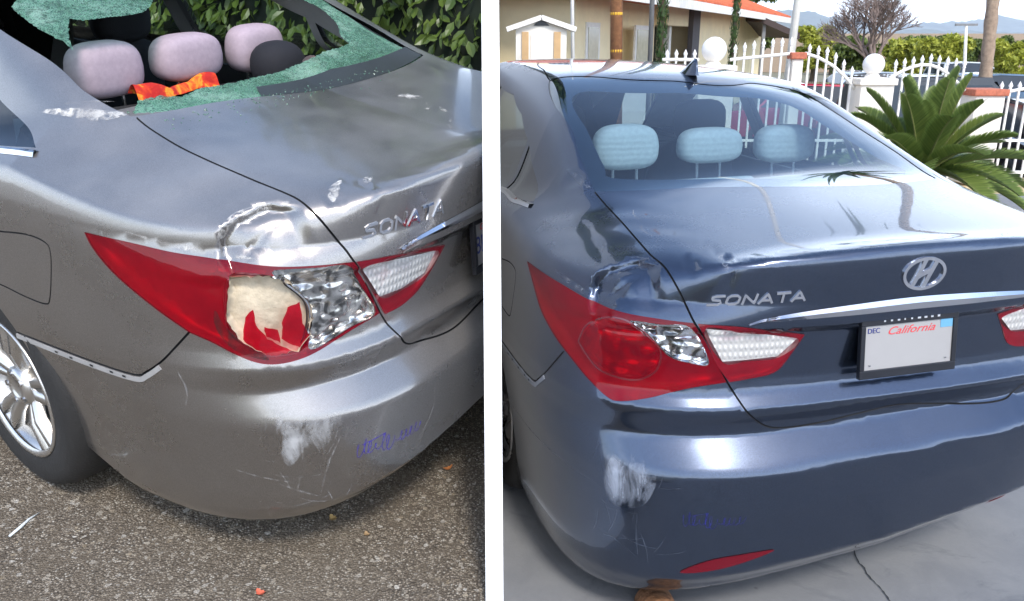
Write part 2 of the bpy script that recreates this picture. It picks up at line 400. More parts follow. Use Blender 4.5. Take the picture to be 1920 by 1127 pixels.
    def decal_strokes(s, name, corners, strokes, width, off, thick, mat, parent=None):
        """raised bars drawn in a unit square that is laid on the body between four corner points"""
        c = s.ang(corners); V = []; Fs = []
        for st in strokes:
            st = np.asarray(st, float); seg = []
            for i in range(len(st)-1):
                k = max(1, int(np.linalg.norm(st[i+1]-st[i])/.12)); seg += [st[i]+(st[i+1]-st[i])*j/k for j in range(k)]
            q = np.array(seg+[st[-1]]); u, v = q[:, :1], q[:, 1:]
            A = (c[0]*(1-u)+c[1]*u)*(1-v)+(c[3]*(1-u)+c[2]*u)*v; P = s.surf(A); N = s.nrm(P); T = np.gradient(P, axis=0); T /= np.linalg.norm(T, axis=1, keepdims=True)+1e-9; B = np.cross(N, T)*width/2
            T0 = T[0]*width*.3; T1 = T[-1]*width*.3; P = P.copy(); P[0] -= T0; P[-1] += T1
            n = len(P); o = len(V); V += list(P+B+N*off)+list(P-B+N*off)+list(P+B*1.15-N*thick)+list(P-B*1.15-N*thick)
            Fs += [(o+i, o+n+i, o+n+i+1, o+i+1) for i in range(n-1)]+[(o+i, o+i+1, o+2*n+i+1, o+2*n+i) for i in range(n-1)]+[(o+n+i+1, o+n+i, o+3*n+i, o+3*n+i+1) for i in range(n-1)]+[(o, o+2*n, o+3*n, o+n), (o+n-1, o+2*n-1, o+4*n-1, o+3*n-1)]
        return s.put(name, V, Fs, mat, parent, None, False)
    # -------------------------------------------------------------- panels cut from the body surface
    def shell(s, D, paintmat):
        K = 1/1.3; pts = []; edges = []; mid = set()
        def addline(A, closed=False):
            o = len(pts); pts.extend(list(A)); n = len(A); edges.extend([(o+i, o+i+1) for i in range(n-1)]+([(o+n-1, o)] if closed else [])); return range(o, o+n)
        def seam(p, g=.0028, closed=False, ds=.012, sharp=()):
            A = catmull(s.ang(p), ds*K, closed, sharp); P = s.surf(A); N = s.nrm(P)
            T = (np.roll(P, -1, 0)-np.roll(P, 1, 0)) if closed else np.gradient(P, axis=0); T /= np.linalg.norm(T, axis=1, keepdims=True)+1e-9; B = np.cross(N, T)*g
            mid.update(addline(A, closed)); addline(s.ang(P+B), closed); addline(s.ang(P-B), closed)
        for p in D['seams']: seam(p); seam(np.asarray(p)*MIR) if s.key == 'R' else None
        seam(D['fuel'], .0022, True)
        holes = []
        for h, sh, both in D['holes']:
            for sg in ((1, -1) if both else (1,)):
                A = catmull(s.ang(np.asarray(h)*[sg, 1, 1]), .012*K, True, sh); holes.append(A); addline(A, True)
        # grid, finer where the photograph looks
        G = []
        ph = -1.2
        while ph < 1.5:
            fine = -.6 < ph < .85; row = []; th = -math.pi+.02
            while th < math.pi-.02:
                vis = fine and -1.45 < th < (.35 if s.key == 'L' else .75)
                d = .014 if vis else (.03 if abs(th) < 1.9 else .07)
                row.append((th, ph)); th += d*K/max(.12, math.cos(ph))
            G += row; ph += (.013 if fine else .035)*K
        G += [(-math.pi, p) for p in np.arange(-1.25, 1.55, .06)]+[(math.pi, p) for p in np.arange(-1.25, 1.55, .06)]+[(t, q) for t in np.arange(-3.1, 3.1, .06) for q in (-1.25, 1.53)]
        dz = s.ang([(-.81, .34, .93), (-.62, .20, 1.04)]); lo_, hi_ = dz.min(0), dz.max(0); st_ = .006*K
        d2 = s.ang([(-.90, 1.0, .915), (-.80, .34, 1.0)]); l2, h2 = d2.min(0), d2.max(0); s2 = .0065*K
        G = [g for g in G if not (l2[0] < g[0] < h2[0] and l2[1] < g[1] < h2[1])]+[(a_, b_) for a_ in np.arange(l2[0], min(h2[0], lo_[0]), s2) for b_ in np.arange(l2[1], h2[1], s2)]
        G = [g for g in G if not (lo_[0] < g[0] < hi_[0] and lo_[1] < g[1] < hi_[1])]+[(a_, b_) for a_ in np.arange(lo_[0], hi_[0], st_) for b_ in np.arange(lo_[1], hi_[1], st_)]
        G = np.array(G); kd = kdtree.KDTree(len(pts))
        for i, p in enumerate(pts): kd.insert((p[0], p[1], 0), i)
        kd.balance(); G = [g for g in G if kd.find((g[0], g[1], 0))[2] > .0045]
        G = np.array(G)+RNG.normal(0, .0004, (len(G), 2))
        r = delaunay_2d_cdt([Vector(p) for p in pts]+[Vector(g) for g in G], edges, [], 0, 1e-7)
        V2 = np.array([tuple(v) for v in r[0]]); Fs = [tuple(f) for f in r[2]]; ismid = np.array([any(i in mid for i in ov) for ov in r[3]])
        P = s.surf(V2); N = s.nrm(P); Fa = np.array([f[:3] for f in Fs]); c = V2[Fa].mean(1); cP = P[Fa].mean(1); cN = N[Fa].mean(1)
        Fs = s.orient(P, Fs, N); Fa = np.array([f[:3] for f in Fs])
        cls = np.zeros(len(Fs), int)
        lid = s.ang(D['lid']); bum = s.ang(D['bumper']); b_end = bum[-1]
        lidp = np.vstack([lid, (s.ang(np.array(D['lid'])*MIR))[::-1]]); bump_ = np.vstack([[(0, -1.3)], bum, [(bum[-1][0]-.06, -1.3)]])
        bump2 = bump_*[-1, 1]
        cls[inpoly(c, lidp)] = 1; cls[inpoly(c, bump_) | inpoly(c, bump2)] = 2; cls[inpoly(c, s.ang(D['fuel']))] = 3
        cls[ismid[Fa].any(1)] = 4; cls[(cP[:, 2] < .23) & (cN[:, 2] < -.75)] = 5
        for h in holes: cls[inpoly(c, h)] = 9
        names = {0: ('body_shell', paintmat), 1: ('trunk_lid', paintmat), 2: ('rear_bumper', paintmat), 3: ('fuel_door', paintmat), 4: ('panel_gap', MATS['gap']), 5: ('underbody', MATS['black_plastic'])}
        for k, (nm, mt) in names.items():
            Q = P.copy()
            if k == 4: Q[ismid] -= N[ismid]*.012
            fs = [f for f, q in zip(Fs, cls) if q == k]
            for grp in (islands(fs) if k in (2, 4) else [fs]):
                if len(grp) > 40 or k not in (2, 4): s.put(nm, Q, grp, mt, None, None if k == 4 else N)
        # inner trim behind roof and pillars
        sel = [f[::-1] for f, q, cc, cn in zip(Fs, cls, cP, cN) if q == 0 and cc[2] > 1.06 and cc[1] > .86]
        s.put('headliner', P-N*.028, sel, MATS['headliner'], None, -N)
        return holes
# ------------------------------------------------------------------ outlines on the body (points in car coordinates)
DATA = {'L': {}, 'R': {}}
DATA['L'].update({'lamp':[[-0.897,0.704,0.927],[-0.884,0.552,0.929],[-0.865,0.449,0.925],[-0.836,0.359,0.922],[-0.811,0.301,0.916],[-0.762,0.228,0.906],[-0.694,0.169,0.899],[-0.613,0.116,0.894],[-0.576,0.117,0.832],[-0.526,0.105,0.723],[-0.611,0.126,0.707],[-0.692,0.153,0.682],[-0.748,0.181,0.669],[-0.795,0.221,0.665],[-0.823,0.256,0.673],[-0.845,0.296,0.692],[-0.864,0.342,0.717],[-0.882,0.398,0.737],[-0.899,0.497,0.788],[-0.904,0.612,0.846],[-0.902,0.676,0.894]],'ilamp':[[-0.607,0.113,0.893],[-0.483,0.074,0.881],[-0.264,0.079,0.836],[-0.319,0.082,0.785],[-0.379,0.087,0.738],[-0.442,0.093,0.718],[-0.508,0.102,0.714],[-0.558,0.111,0.806]],'iwin':[[-0.588,0.103,0.876],[-0.297,0.081,0.829],[-0.346,0.084,0.777],[-0.443,0.092,0.764],[-0.523,0.103,0.768]],'cream':[[-0.829,0.307,0.883],[-0.769,0.224,0.885],[-0.733,0.198,0.847],[-0.708,0.174,0.804],[-0.705,0.17,0.758],[-0.714,0.174,0.72],[-0.745,0.184,0.683],[-0.803,0.235,0.686],[-0.831,0.281,0.718],[-0.845,0.312,0.77]],'clear':[[-0.765,0.226,0.898],[-0.684,0.16,0.893],[-0.625,0.12,0.886],[-0.581,0.117,0.813],[-0.541,0.107,0.728],[-0.615,0.128,0.714],[-0.701,0.159,0.686],[-0.724,0.172,0.688],[-0.714,0.174,0.72],[-0.705,0.17,0.758],[-0.708,0.174,0.804],[-0.733,0.198,0.847],[-0.769,0.224,0.885]],'shardA':[[-0.83,0.281,0.727],[-0.822,0.275,0.783],[-0.809,0.26,0.803],[-0.808,0.254,0.762],[-0.793,0.235,0.725],[-0.77,0.209,0.701],[-0.745,0.184,0.683],[-0.776,0.205,0.674],[-0.815,0.249,0.681]],'shardB':[[-0.765,0.211,0.763],[-0.752,0.203,0.802],[-0.728,0.187,0.812],[-0.726,0.182,0.754],[-0.714,0.174,0.718],[-0.727,0.173,0.686],[-0.751,0.194,0.702],[-0.771,0.213,0.721]],'shardC':[[-0.797,0.241,0.756],[-0.775,0.218,0.746],[-0.772,0.214,0.712],[-0.795,0.238,0.731]],'lidside':[[-0.615,0.823,1.135],[-0.623,0.763,1.116],[-0.639,0.612,1.087],[-0.65,0.41,1.06],[-0.652,0.292,1.045],[-0.653,0.241,1.036],[-0.655,0.193,1.013],[-0.641,0.159,0.97],[-0.623,0.135,0.929],[-0.612,0.116,0.895],[-0.566,0.113,0.811],[-0.521,0.104,0.718],[-0.501,0.089,0.673],[-0.448,0.085,0.609]],'lidbot':[[-0.448,0.085,0.609],[-0.384,0.077,0.59],[-0.249,0.057,0.576],[-0.064,0.069,0.592]],'fuel':[[-0.909,1.14,0.842],[-0.908,1.045,0.857],[-0.906,0.931,0.873],[-0.907,0.857,0.868],[-0.909,0.841,0.843],[-0.915,0.849,0.778],[-0.921,0.865,0.713],[-0.923,0.885,0.696],[-0.923,0.963,0.695],[-0.922,1.075,0.703],[-0.922,1.171,0.7]],'bseam':[[-0.882,0.398,0.737],[-0.896,0.434,0.694],[-0.911,0.482,0.642],[-0.919,0.527,0.606],[-0.922,0.565,0.586],[-0.928,0.709,0.579],[-0.929,0.879,0.575],[-0.929,1.038,0.573]],'son':[[-0.577,0.116,0.943],[-0.316,0.051,0.952],[-0.319,0.049,0.993],[-0.578,0.117,0.973]],'chrome':[[-0.474,0.072,0.893],[-0.116,0.049,0.884],[-0.13,0.042,0.932],[-0.437,0.065,0.911]]})
DATA['R'].update({'lamp':[[-0.898,0.724,0.929],[-0.869,0.467,0.927],[-0.826,0.326,0.914],[-0.772,0.237,0.904],[-0.688,0.164,0.899],[-0.614,0.117,0.896],[-0.577,0.118,0.842],[-0.543,0.107,0.774],[-0.514,0.102,0.722],[-0.61,0.125,0.707],[-0.709,0.16,0.677],[-0.778,0.202,0.659],[-0.803,0.228,0.662],[-0.837,0.283,0.691],[-0.87,0.362,0.737],[-0.894,0.463,0.782],[-0.902,0.561,0.826],[-0.901,0.655,0.888]],'ilamp':[[-0.604,0.112,0.895],[-0.484,0.074,0.886],[-0.307,0.081,0.847],[-0.332,0.082,0.807],[-0.378,0.087,0.745],[-0.46,0.095,0.728],[-0.506,0.101,0.722],[-0.543,0.107,0.774],[-0.573,0.117,0.842]],'iwin':[[-0.587,0.103,0.882],[-0.476,0.086,0.867],[-0.324,0.082,0.835],[-0.376,0.085,0.787],[-0.465,0.094,0.783],[-0.528,0.104,0.781]],'clear':[[-0.755,0.209,0.883],[-0.685,0.158,0.885],[-0.619,0.117,0.882],[-0.564,0.112,0.779],[-0.613,0.127,0.779],[-0.662,0.149,0.795],[-0.694,0.17,0.83]],'circ':[[-0.854,0.334,0.792],[-0.837,0.317,0.844],[-0.803,0.262,0.881],[-0.755,0.209,0.883],[-0.694,0.17,0.83],[-0.682,0.159,0.8],[-0.692,0.163,0.753],[-0.729,0.183,0.723],[-0.771,0.213,0.719],[-0.821,0.268,0.734]],'lidside':[[-0.652,0.786,1.125],[-0.65,0.576,1.081],[-0.66,0.401,1.056],[-0.666,0.289,1.04],[-0.658,0.216,1.026],[-0.642,0.163,0.981],[-0.623,0.135,0.929],[-0.611,0.115,0.896],[-0.573,0.117,0.842],[-0.543,0.107,0.774],[-0.512,0.102,0.722],[-0.484,0.087,0.675],[-0.452,0.082,0.634],[-0.401,0.08,0.592]],'lidbot':[[-0.401,0.08,0.592],[-0.344,0.076,0.58],[-0.229,0.073,0.584],[-0.052,0.074,0.606],[0.068,0.072,0.623],[0.176,0.07,0.641],[0.364,0.086,0.709]],'glass':[[-0.592,1.519,1.444],[-0.362,1.432,1.453],[-0.085,1.402,1.435],[0.219,1.419,1.418],[0.349,1.418,1.405],[0.456,1.377,1.376],[0.499,1.273,1.329],[0.551,1.113,1.253],[0.602,0.944,1.177],[0.618,0.751,1.112],[-0.169,0.678,1.136],[-0.652,0.792,1.128],[-0.645,0.971,1.222],[-0.634,1.158,1.32]],'gclear':[[-0.557,1.312,1.402],[-0.419,1.318,1.412],[-0.115,1.309,1.4],[0.154,1.296,1.377],[0.321,1.256,1.344],[0.399,1.111,1.271],[0.479,0.915,1.18],[0.531,0.799,1.134],[-0.125,0.76,1.153],[-0.575,0.842,1.165],[-0.581,0.9,1.196],[-0.582,1.085,1.3]],'son':[[-0.579,0.117,0.942],[-0.33,0.052,0.955],[-0.334,0.051,0.98],[-0.574,0.115,0.967]],'chrome':[[-0.478,0.073,0.889],[-0.431,0.064,0.914],[-0.257,0.046,0.921],[-0.037,0.042,0.935],[0.196,0.043,0.952],[0.342,0.053,0.966],[0.349,0.055,0.943],[0.206,0.045,0.912],[-0.027,0.047,0.895],[-0.247,0.053,0.876],[-0.306,0.08,0.85]],'emb':[[-0.058,0.039,1.003],[0.003,0.049,1.04],[0.062,0.039,1.004],[0.008,0.04,0.961]],'bseam':[[-0.87,0.362,0.737],[-0.882,0.396,0.737],[-0.911,0.489,0.656],[-0.927,0.654,0.541],[-0.928,0.998,0.457]],'reflector':[[-0.631,0.08,0.168],[-0.544,0.047,0.216],[-0.377,0.024,0.233],[-0.452,0.034,0.202],[-0.554,0.054,0.175]]})
DATA['L'].update({'glass_br':[[0.602,0.754,1.173],[0.589,0.82,1.192],[0.55,0.967,1.252],[0.537,1.135,1.326],[0.54,1.255,1.378],[0.442,1.171,1.342],[0.466,1.128,1.323],[0.466,1.093,1.308],[0.443,1.021,1.274],[0.38,0.953,1.242],[0.373,0.91,1.223],[0.316,0.902,1.216],[0.234,0.903,1.212],[0.161,0.89,1.202],[0.032,0.876,1.186],[-0.068,0.863,1.178],[-0.15,0.864,1.177],[-0.231,0.861,1.173],[-0.352,0.871,1.173],[-0.438,0.855,1.163],[-0.489,0.883,1.171],[-0.559,0.885,1.165],[-0.605,0.845,1.144],[-0.435,0.798,1.143],[-0.226,0.761,1.143]],'glass_tl':[[-0.564,1.363,1.365],[-0.571,1.246,1.319],[-0.552,1.173,1.291],[-0.555,1.129,1.272],[-0.53,1.174,1.295],[-0.465,1.254,1.336],[-0.432,1.239,1.332],[-0.344,1.235,1.335],[-0.282,1.231,1.336],[-0.22,1.237,1.34],[-0.161,1.27,1.356],[-0.075,1.363,1.396],[-0.186,1.436,1.42],[-0.36,1.477,1.423]],'frit':[[-0.226,0.761,1.143],[-0.192,0.814,1.158],[0.144,0.806,1.17],[0.599,0.827,1.194],[0.602,0.754,1.173]],'scuff':[[-0.812,0.2,0.527],[-0.778,0.155,0.513],[-0.724,0.108,0.503],[-0.741,0.122,0.452],[-0.754,0.134,0.422],[-0.777,0.153,0.437],[-0.799,0.179,0.404],[-0.811,0.189,0.46]],'cpil':[[-0.728,1.07,1.137],[-0.7,0.974,1.154],[-0.659,0.903,1.154],[-0.614,0.848,1.144],[-0.685,0.874,1.134],[-0.707,0.928,1.135]],'lampedge':[[-0.882,0.583,0.953],[-0.864,0.479,0.947],[-0.828,0.365,0.942],[-0.782,0.263,0.922],[-0.829,0.348,0.926],[-0.863,0.464,0.937]],'dentedge':[[-0.819,0.348,0.943],[-0.805,0.345,0.985],[-0.76,0.341,1.012],[-0.702,0.296,1.029],[-0.671,0.258,1.033],[-0.69,0.258,1.025],[-0.734,0.299,1.016],[-0.78,0.322,0.998],[-0.808,0.332,0.962]],'scr':[[-0.745,0.148,0.268],[-0.734,0.124,0.373],[-0.707,0.099,0.457]],'scr2':[[-0.903,0.437,0.637],[-0.899,0.414,0.583],[-0.905,0.42,0.53]],'scr3':[[-0.82,0.22,0.33],[-0.745,0.148,0.268]],'scr4':[[-0.481,0.036,0.305],[-0.416,0.019,0.399],[-0.41,0.014,0.485]],'scr5':[[-0.869,0.313,0.366],[-0.787,0.178,0.326]],'scr6':[[-0.699,0.996,1.162],[-0.613,0.907,1.168]],'sig':[[-0.679,0.091,0.359],[-0.455,0.027,0.354],[-0.464,0.022,0.421],[-0.676,0.083,0.42]],'spot1':[[0.122,0.538,1.125],[0.172,0.522,1.126],[0.18,0.46,1.12],[0.126,0.468,1.117]],'spot2':[[0.137,0.425,1.113],[0.141,0.401,1.11],[0.09,0.37,1.103],[0.093,0.393,1.106]],'spot3':[[0.14,0.376,1.108],[0.15,0.346,1.105],[0.118,0.317,1.1],[0.117,0.344,1.102]],'spot4':[[0.074,0.296,1.094],[0.07,0.275,1.091],[-0.009,0.228,1.081],[-0.001,0.248,1.082]],'chip':[[-0.575,0.213,1.052],[-0.526,0.217,1.058],[-0.56,0.189,1.053],[-0.609,0.166,1.033],[-0.608,0.182,1.04]],'chip2':[[-0.486,0.177,1.061],[-0.462,0.163,1.063],[-0.492,0.145,1.06],[-0.504,0.152,1.059]]})
DATA['R'].update({'scuff':[[-0.814,0.207,0.501],[-0.786,0.177,0.504],[-0.742,0.131,0.489],[-0.726,0.109,0.458],[-0.748,0.127,0.393],[-0.799,0.176,0.381],[-0.812,0.188,0.444]],'sig':[[-0.643,0.07,0.318],[-0.467,0.025,0.325],[-0.472,0.022,0.378],[-0.647,0.068,0.37]],'scr':[[-0.746,0.128,0.35],[-0.744,0.134,0.278],[-0.737,0.136,0.206]],'scr2':[[-0.804,0.197,0.248],[-0.775,0.166,0.228],[-0.737,0.137,0.196]],'scr3':[[-0.924,0.856,0.371],[-0.923,0.64,0.391],[-0.902,0.406,0.41],[-0.832,0.219,0.405]],'chip':[[-0.534,0.141,1.054],[-0.527,0.125,1.051],[-0.527,0.105,1.03],[-0.54,0.114,1.036]],'chip2':[[-0.527,0.097,1.007],[-0.514,0.108,1.043],[-0.462,0.111,1.056],[-0.506,0.1,1.037],[-0.519,0.093,1.002]],'dentedge':[[-0.805,0.324,0.955],[-0.78,0.309,0.993],[-0.723,0.3,1.021],[-0.667,0.268,1.037],[-0.658,0.235,1.032],[-0.706,0.264,1.02],[-0.759,0.284,0.998],[-0.79,0.304,0.968]],'lampedge':[[-0.871,0.515,0.956],[-0.842,0.401,0.945],[-0.8,0.293,0.926],[-0.762,0.231,0.911],[-0.811,0.306,0.92],[-0.852,0.416,0.932]],'cpil':[[-0.696,0.96,1.177],[-0.671,0.902,1.171],[-0.656,0.816,1.136],[-0.678,0.824,1.131],[-0.691,0.898,1.155]],'ditch':[[-0.589,1.529,1.448],[-0.56,1.715,1.478],[-0.505,1.985,1.498]]})
# ------------------------------------------------------------------ car materials
simple('gap', (.006, .006, .007), .8); simple('black_plastic', (.015, .015, .016), .6, bump=.2, bscale=300)
simple('headliner', (.42, .41, .40), .9, bump=.1, bscale=400); simple('tyre', (.018, .017, .016), .75, var=.3, bump=.3, bscale=120)
simple('alloy', (.62, .60, .57), .28, .9, var=.06); simple('alloy_dark', (.02, .02, .022), .5, .3)
simple('chrome', (.80, .80, .82), .06, 1.0, var=.03); simple('chrome_dull', (.62, .63, .65), .22, 1.0, var=.05)
simple('dark_cloth', (.018, .018, .021), .85, bump=.3, bscale=300); simple('shelf_pale', (.40, .41, .40), .95); simple('shelf_cloth', (.16, .16, .165), .95, bump=.3, bscale=300)
def redcloth():
    b = NB('orange_cloth'); v = b.coord(); f = b.noise(v, 16, 3, .5, .8); b.pbr(b.ramp(f, (.40, (.45, .015, .01)), (.50, (.62, .05, .01)), (.56, (.80, .28, .02)), (.68, (.70, .09, .01))), .9, 0, b.bump(b.noise(v, 25, 4), .6, .02)); MATS['orange_cloth'] = b.m
simple('frame_black', (.012, .013, .018), .35); simple('plate_white', (.33, .32, .315), .4, var=.03); simple('plate_red', (.62, .05, .06), .5); simple('plate_blue', (.03, .045, .22), .5); simple('sticker', (.12, .32, .48), .5)
simple('frame_text', (.55, .57, .6), .5); 
redcloth(); simple('cap_black', (.012, .012, .016), .85, bump=.3, bscale=400); simple('cap_patch', (.62, .45, .42), .8)
def cloth(name, c, ribs):
    b = NB(name); v = b.coord(); n1 = b.noise(v, 60, 3, .6)
    wv = b.n('TexWave', wave_type='BANDS', bands_direction='Z', Scale=14 if ribs else 5, Distortion=1.5); b.l(v, wv.inputs['Vector']); nn = b.bump(b.math('ADD', wv.outputs['Fac'], b.math('MULTIPLY', n1, .3)), .14 if ribs else .08, .006)
    b.pbr(b.ramp(n1, (.3, tuple(x*.85 for x in c)), (.7, c)), .85, 0, nn); MATS[name] = b.m
cloth('seat_pink', (.43, .34, .385), False); cloth('seat_pale', (.52, .54, .53), True)
def crackle():
    b = NB('shattered_glass'); v = b.coord()
    vo = b.n('TexVoronoi', feature='DISTANCE_TO_EDGE', Scale=150); b.l(v, vo.inputs['Vector']); v2 = b.n('TexVoronoi', Scale=150); b.l(v, v2.inputs['Vector'])
    big = b.noise(v, 7, 4, .6); e = b.ramp(vo.outputs['Distance'], (0.0, 1.0), (.22, 0.0))
    cell = b.ramp(b.n('SeparateColor').outputs[0], (0, 0.0), (1, 1.0)); sp_ = b.n('SeparateColor'); b.l(v2.outputs['Color'], sp_.inputs[0])
    c = b.mix(sp_.outputs[0], (.012, .075, .035), (.07, .22, .12)); c = b.mix(b.math('MULTIPLY', e, .45), c, (.34, .54, .41)); c = b.mix(b.ramp(big, (.5, 0.0), (.72, .4)), c, (.44, .60, .48))
    p = b.pbr(c, .22, 0, b.bump(b.math('ADD', vo.outputs['Distance'], sp_.outputs[1]), .5, .003), spec=.8)
    tr = b.n('BsdfTransparent', Color=(.35, .75, .58, 1)); ms = b.n('MixShader'); b.l(b.math('MULTIPLY', b.ramp(big, (.35, .62), (.7, .95)), b.ramp(b.noise(v, 45, 4, .7), (.32, .45), (.5, 1.0))), ms.inputs[0]); b.l(tr.outputs[0], ms.inputs[1]); b.l(p.outputs[0], ms.inputs[2]); b.l(ms.outputs[0], b.out.inputs['Surface']); MATS['shattered_glass'] = b.m
crackle()
def scuffmat(name, col, lo, hi, scale=26, aniso=(1, 1, .35)):
    b = NB(name); v = b.coord(); m = b.n('Mapping'); m.inputs['Scale'].default_value = aniso; b.l(v, m.inputs['Vector'])
    f = b.noise(m.outputs[0], scale, 6, .68, .6); g = b.noise(v, 9, 3, .6); at = b.n('Attribute', attribute_name='fade'); a = b.math('MULTIPLY', b.ramp(b.math('ADD', f, b.math('MULTIPLY', b.math('SUBTRACT', at.outputs['Fac'], 1.0), .22)), (lo, 0.0), (hi, .85)), b.ramp(g, (.35, .35), (.6, 1.0)))
    p = b.pbr(col, .7); tr = b.n('BsdfTransparent'); ms = b.n('MixShader'); b.l(a, ms.inputs[0]); b.l(tr.outputs[0], ms.inputs[1]); b.l(p.outputs[0], ms.inputs[2]); b.l(ms.outputs[0], b.out.inputs['Surface']); MATS[name] = b.m
scuffmat('scratch_dim', (.15, .18, .24), .38, .75, 60); scuffmat('ink', (.06, .035, .46), .06, .34, 60); scuffmat('ink_faint', (.014, .014, .24), .14, .45, 60); scuffmat('chip_strong', (.66, .64, .60), .24, .42, 40); scuffmat('soot', (.012, .008, .008), .25, .5); scuffmat('scuff_pale', (.50, .50, .50), .30, .62); scuffmat('scuff_blue', (.36, .40, .48), .32, .66); scuffmat('chip_white', (.62, .60, .56), .33, .52, 45); scuffmat('chip_blue', (.44, .47, .52), .35, .58, 45); scuffmat('scratch_pale', (.46, .45, .44), .38, .7, 60)
lens('lens_red', (.32, .002, .018), .66, .05); lens('lens_red_deep', (.26, .002, .016), .5, .05)
MATS['lens_clear'] = glassy('lens_clear', (.93, .93, .93), .03, 1.5)
glassy('glass_clear_blue', (.62, .76, .82), .015, 1.9); glassy('glass_dark', (.30, .36, .36), .02, 1.5); glassy('glass_light', (.72, .80, .78), .02, 1.3)
simple('frit', (.008, .012, .024), .12, coat=1.0); simple('frit_dusty', (.035, .04, .04), .4)
def bowl(name, c, rough, metal, vs_):
    b = NB(name); v = b.coord(); n1 = b.noise(v, vs_, 2, .4, 1.5); vo = b.n('TexVoronoi', Scale=vs_*1.3, feature='SMOOTH_F1'); b.l(v, vo.inputs['Vector']); wv = b.n('TexWave', wave_type='BANDS', bands_direction='Z', Scale=9, Distortion=6); b.l(v, wv.inputs['Vector'])
    k = b.ramp(n1, (.36, tuple(x*.12 for x in c)), (.5, tuple(x*.75 for x in c)), (.62, c)); h = b.math('ADD', vo.outputs['Distance'], b.math('MULTIPLY', wv.outputs['Fac'], .15)); b.pbr(k, rough, metal, b.bump(h, .8, .02)); MATS[name] = b.m
bowl('bowl_red', (.95, .80, .80), .15, .8, 15); bowl('bowl_chrome', (.84, .85, .86), .10, 1.0, 26); bowl('bowl_broken', (.84, .82, .77), .14, .9, 22); simple('housing_red', (.42, .24, .24), .35, .3, var=.25, scale=12)
def ribs(name, c):
    b = NB(name); v = b.coord(); wv = b.n('TexWave', wave_type='BANDS', bands_direction='X', Scale=22, Distortion=.2); b.l(v, wv.inputs['Vector']); w2 = b.n('TexWave', wave_type='BANDS', bands_direction='Z', Scale=14); b.l(v, w2.inputs['Vector'])
    f = b.math('MULTIPLY', wv.outputs['Fac'], w2.outputs['Fac']); b.pbr(b.mix(f, tuple(x*.68 for x in c), c), .3, 0, b.bump(f, .5, .008)); MATS[name] = b.m
simple('ring_red', (.11, .0015, .008), .25, coat=1.0); ribs('lamp_white', (.88, .86, .82)); simple('lamp_cream', (.52, .44, .32), .5, var=.3, scale=22, bump=.5, bscale=40); simple('lamp_soot', (.03, .02, .02), .7)
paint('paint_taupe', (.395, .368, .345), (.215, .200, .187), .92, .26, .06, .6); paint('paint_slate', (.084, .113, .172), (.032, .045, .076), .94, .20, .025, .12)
LET = {'S': [[(1, .95), (.35, .95), (.12, .82), (.2, .58), (.8, .48), (.92, .25), (.75, .05), (0, .05)]], 'O': [[(.3, .05), (.75, .05), (.95, .25), (.95, .75), (.7, .95), (.25, .95), (.05, .75), (.05, .25), (.3, .05)]],
       'N': [[(.05, 0), (.05, .97), (.92, .05), (.95, 1)]], 'A': [[(0, 0), (.52, .98), (1, 0)], [(.25, .3), (.78, .3)]], 'T': [[(0, .95), (1, .95)], [(.5, .95), (.5, 0)]]}
def text_mesh(body, size, extrude=.0006, shear=0):
    cu = bpy.data.curves.new('t', 'FONT'); cu.body = body; cu.size = size; cu.extrude = extrude; cu.shear = shear; cu.align_x = 'CENTER'; cu.align_y = 'CENTER'; cu.resolution_u = 3
    o = bpy.data.objects.new('t', cu); COL.objects.link(o); bpy.context.view_layer.update(); me = bpy.data.meshes.new_from_object(o.evaluated_get(bpy.context.evaluated_depsgraph_get()))
    V = [v.co.copy() for v in me.vertices]; Fs = [tuple(p.vertices) for p in me.polygons]; bpy.data.objects.remove(o); bpy.data.curves.remove(cu); bpy.data.meshes.remove(me); return V, Fs
def blob(c, r, n=20, m=14, e=.6, f=None):
    """superellipsoid cushion"""
    V = []; Fs = []; pw = lambda a: math.copysign(abs(a)**e, a)
    for j in range(m+1):
        p = -math.pi/2+math.pi*j/m
        for i in range(n):
            t = 2*math.pi*i/n; v = Vector((r[0]*pw(math.cos(p))*pw(math.cos(t)), r[1]*pw(math.cos(p))*pw(math.sin(t)), r[2]*pw(math.sin(p))))
            if f: v = f(v)
            V.append(v+Vector(c))
    for j in range(m):
        for i in range(n): Fs.append((j*n+i, j*n+(i+1) % n, (j+1)*n+(i+1) % n, (j+1)*n+i))
    return V, Fs
